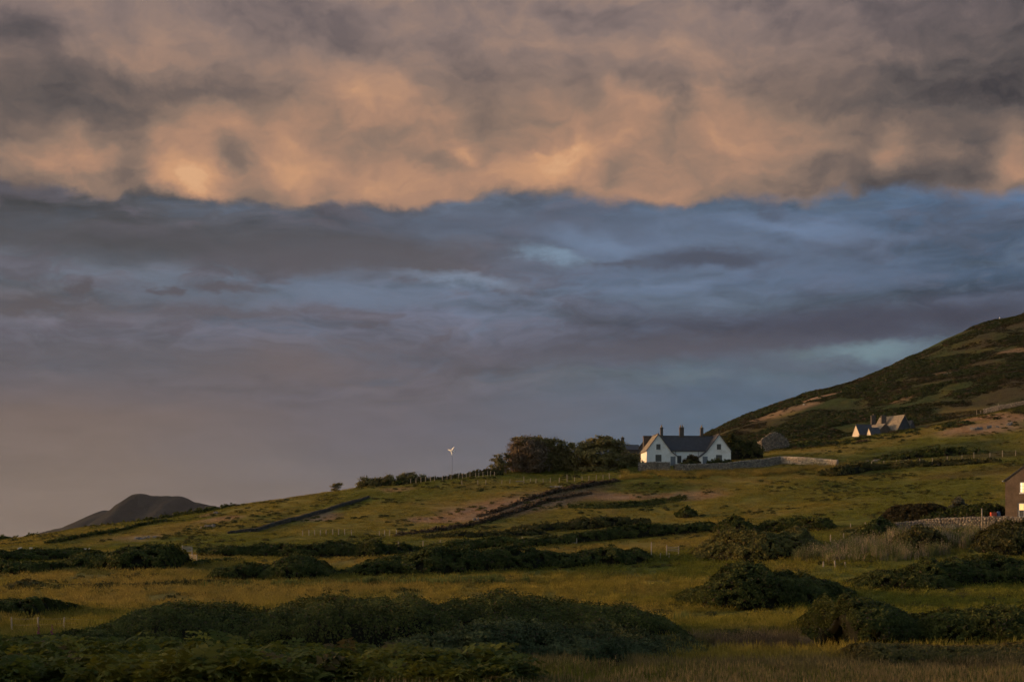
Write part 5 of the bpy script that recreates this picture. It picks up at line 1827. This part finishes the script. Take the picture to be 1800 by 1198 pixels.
outcrop('low pale rock outcrop on the left hillside below the scrub line', 368, 926, 26, 7, 6, seed=3)
outcrop('bare rock patch beside the slanting dark wall on the left slope', 255, 946, 34, 5, 6, seed=5)
outcrop('small rocks high on the left hillside under the skyline', 377, 903, 12, 7, 3, seed=6)
outcrop('white topped boulder at the lower end of the heather banks', 836, 914, 9, 8, 3, seed=8)
outcrop('bluish grey rocks above the heather banks before the pines', 978, 857, 24, 6, 6, seed=9)
outcrop('broken rock outcrop on the right hillside below the high wall', 1740, 752, 75, 7, 20, seed=11)
outcrop('small pale rocks high on the middle of the right hill', 1672, 657, 26, 4, 5, seed=12)
outcrop('stone lying at the foot of the slim dark pole', 1728, 937, 14, 6, 2, D=195.5, seed=13)
outcrop('grey stones along the field bank right of the sunlit wall', 1545, 809, 40, 4, 9, seed=15)


# ------------------------------------------------------------------ sheep
def sheep(label, p, yaw, lying=False, group='grazing sheep', head_down=True):
    root = empty('sheep', p, yaw)
    tag(root, label, 'sheep', group)
    lift = -.32 if lying else 0.0
    hz = (.30 if head_down and not lying else .78) + lift * .5
    V = [((0, 0, .62 + lift), .30), ((-.28, 0, .62 + lift), .31), ((-.52, 0, .60 + lift), .24), ((-.66, 0, .52 + lift), .06),
         ((.30, 0, .62 + lift), .27), ((.50, 0, .64 + lift * .9), .16), ((.64, 0, (hz + .58) / 2), .11), ((.74, 0, hz + .04), .10), ((.90, 0, hz - .09), .055)]
    E = [(0, 1), (1, 2), (2, 3), (0, 4), (4, 5), (5, 6), (6, 7), (7, 8)]
    for sx in (-.42, .34):
        for sy in (-1, 1):
            n = len(V)
            j = 2 if sx < 0 else 4
            if lying:
                V += [((sx, sy * .2, .22), .09), ((sx + .12, sy * .22, .06), .05)]
                E += [(j, n), (n, n + 1)]
            else:
                V += [((sx, sy * .13, .38), .07), ((sx + (-.04 if sx < 0 else .02), sy * .13, .20), .042), ((sx, sy * .13, .0), .045)]
                E += [(j, n), (n, n + 1), (n + 1, n + 2)]
    me = bpy.data.meshes.new('body')
    me.from_pydata([v[0] for v in V], E, [])
    o = bpy.data.objects.new('body_source', me)
    COL.objects.link(o)
    md = o.modifiers.new('skin', 'SKIN')
    for i, (c, rr) in enumerate(V):
        me.skin_vertices[0].data[i].radius = (rr, rr)
    me.skin_vertices[0].data[0].use_root = True
    o.modifiers.new('sub', 'SUBSURF').levels = 2
    dg = bpy.context.evaluated_depsgraph_get()
    new = bpy.data.meshes.new_from_object(o.evaluated_get(dg))
    bpy.data.objects.remove(o)
    new.materials.clear()
    b = link('body', new, M['wool'], root)
    ear = MB()
    for sy in (-1, 1):
        ear.add([(.72, sy * .07, hz + .08), (.70, sy * .2, hz + .07), (.76, sy * .19, hz + .03), (.74, sy * .08, hz + .03)], [(0, 1, 2, 3)])
        ear.add([(.82, sy * .065, hz + .0), (.84, sy * .07, hz + .02), (.85, sy * .068, hz - .01)], [(0, 1, 2)])
    ear.build('ears', M['sheepface'], root)
    root.scale = (.8, .8, .8)
    return root


sheep('white sheep grazing nearest the left edge of the photograph', gp(35, 231), -1.9)
sheep('white sheep with raised head right of the other grazing sheep', gp(54.5, 231), -1.2, head_down=False)
sheep('white sheep lying down beyond the left hedges', gp(151, 233), .1, lying=True)
sheep('lone white sheep on the bare patch of the right hill', hit(1413, 713), .4)


# ------------------------------------------------------------------ small things by the rendered house, flowers
def yard():
    o = gp(1746, 206)
    k = PX(1746, 909, 206).z - o.z
    root = empty('crate', o)
    tag(root, 'small red crate on the terrace left of the rendered house', 'crate')
    c = MB()
    z0 = k - .1
    for a, b in ((-.38, -.33), (.33, .38)):
        c.box(a, b, -.3, .3, z0, z0 + .8)
    c.box(-.33, .33, -.3, -.26, z0, z0 + .8)
    c.box(-.33, .33, .26, .3, z0, z0 + .8)
    c.box(-.33, .33, -.26, .26, z0, z0 + .05)
    c.build('body', M['red'], root)
    MB().box(-.41, .41, -.33, .33, z0 + .803, z0 + .86).build('lid', M['red'], root)
    o = gp(1755, 206)
    z0 = PX(1755, 909, 206).z - o.z - .1
    root = empty('water_barrel', o)
    tag(root, 'blue barrel between the red crate and the rendered house', 'barrel')
    MB().tube([(0, 0, z0), (0, 0, z0 + .3), (0, 0, z0 + .65), (0, 0, z0 + .95)], [.24, .29, .29, .24], 14).build('body', M['blue'], root, True)
    MB().tube([(0, 0, z0 + .951), (0, 0, z0 + 1.0)], [.26, .25], 14).build('lid', M['blue'], root)
    for i, (u, v) in enumerate([(68, 1108), (91, 1108)]):
        p = gp(u, 86)
        root = empty('foxglove', p)
        tag(root, ['purple foxglove spike beside the middle wired post', 'purple foxglove spike between the wired posts and the brambles'][i], 'flower', 'foxgloves')
        h = PX(u, v - 12, 86).z - p.z
        MB().tube([(0, 0, -.1), (.03, 0, h)], [.012, .006], 5).build('stem', M['grassgreen'], root)
        r = random.Random(i)
        m = MB()
        for k in range(16):
            z = h * (.55 + .45 * k / 16)
            a = r.uniform(0, 6.28)
            d = Vector((math.cos(a), math.sin(a), -.5)).normalized()
            s = .05 * (1.3 - k / 16)
            m.tube([Vector((.02, 0, z)), Vector((.02, 0, z)) + d * s * 1.2, Vector((.02, 0, z)) + d * s * 2.2], [.012, s * .45, s * .7], 5)
        m.build('bells', M['foxglove'], root)


M['grassgreen'] = material('stem_green', (.06, .075, .02), .7)
yard()

# ------------------------------------------------------------------ air between here and the far hill
def haze():
    m = bpy.data.materials.new('pale_air')
    m.use_nodes = True
    t = m.node_tree
    t.nodes.clear()
    out = t.nodes.new('ShaderNodeOutputMaterial')
    v = t.nodes.new('ShaderNodeVolumePrincipled')
    v.inputs['Color'].default_value = (.82, .84, .90, 1)
    v.inputs['Density'].default_value = HAZE
    v.inputs['Anisotropy'].default_value = 0.0
    t.links.new(v.outputs[0], out.inputs['Volume'])
    b = MB().box(-5200, 5200, -900, 6200, -4.0, 235.0)
    o = b.build('haze', m)
    tag(o, kind='stuff')


HAZE = 0.000012
haze()


# things of one kind share a group phrase
GROUPS = {'bramble_thicket': 'bramble thickets in the meadows', 'bush': 'single bushes on the slopes', 'scrub_row': 'rows of low scrub', 'heather_bank': 'heather banks below the pines',
          'clipped_hedge': 'garden hedges of the rendered house', 'willow_bush': 'willow bushes by the stone garden wall', 'gorse_mound': 'gorse mounds in the left meadow', 'thicket': 'thickets under the hill',
          'shrub': 'garden shrubs of the white house', 'stone_wall': 'stone walls of the farms', 'rock_outcrop': 'rock outcrops on the slopes', 'field_gate': 'field gates', 'turf_bank': 'turf banks'}
for _o in COL.objects:
    if _o.parent is None and _o.get('category') and not _o.get('group'):
        _k = _o.name.split('.')[0]
        if _k in GROUPS:
            _o['group'] = GROUPS[_k]
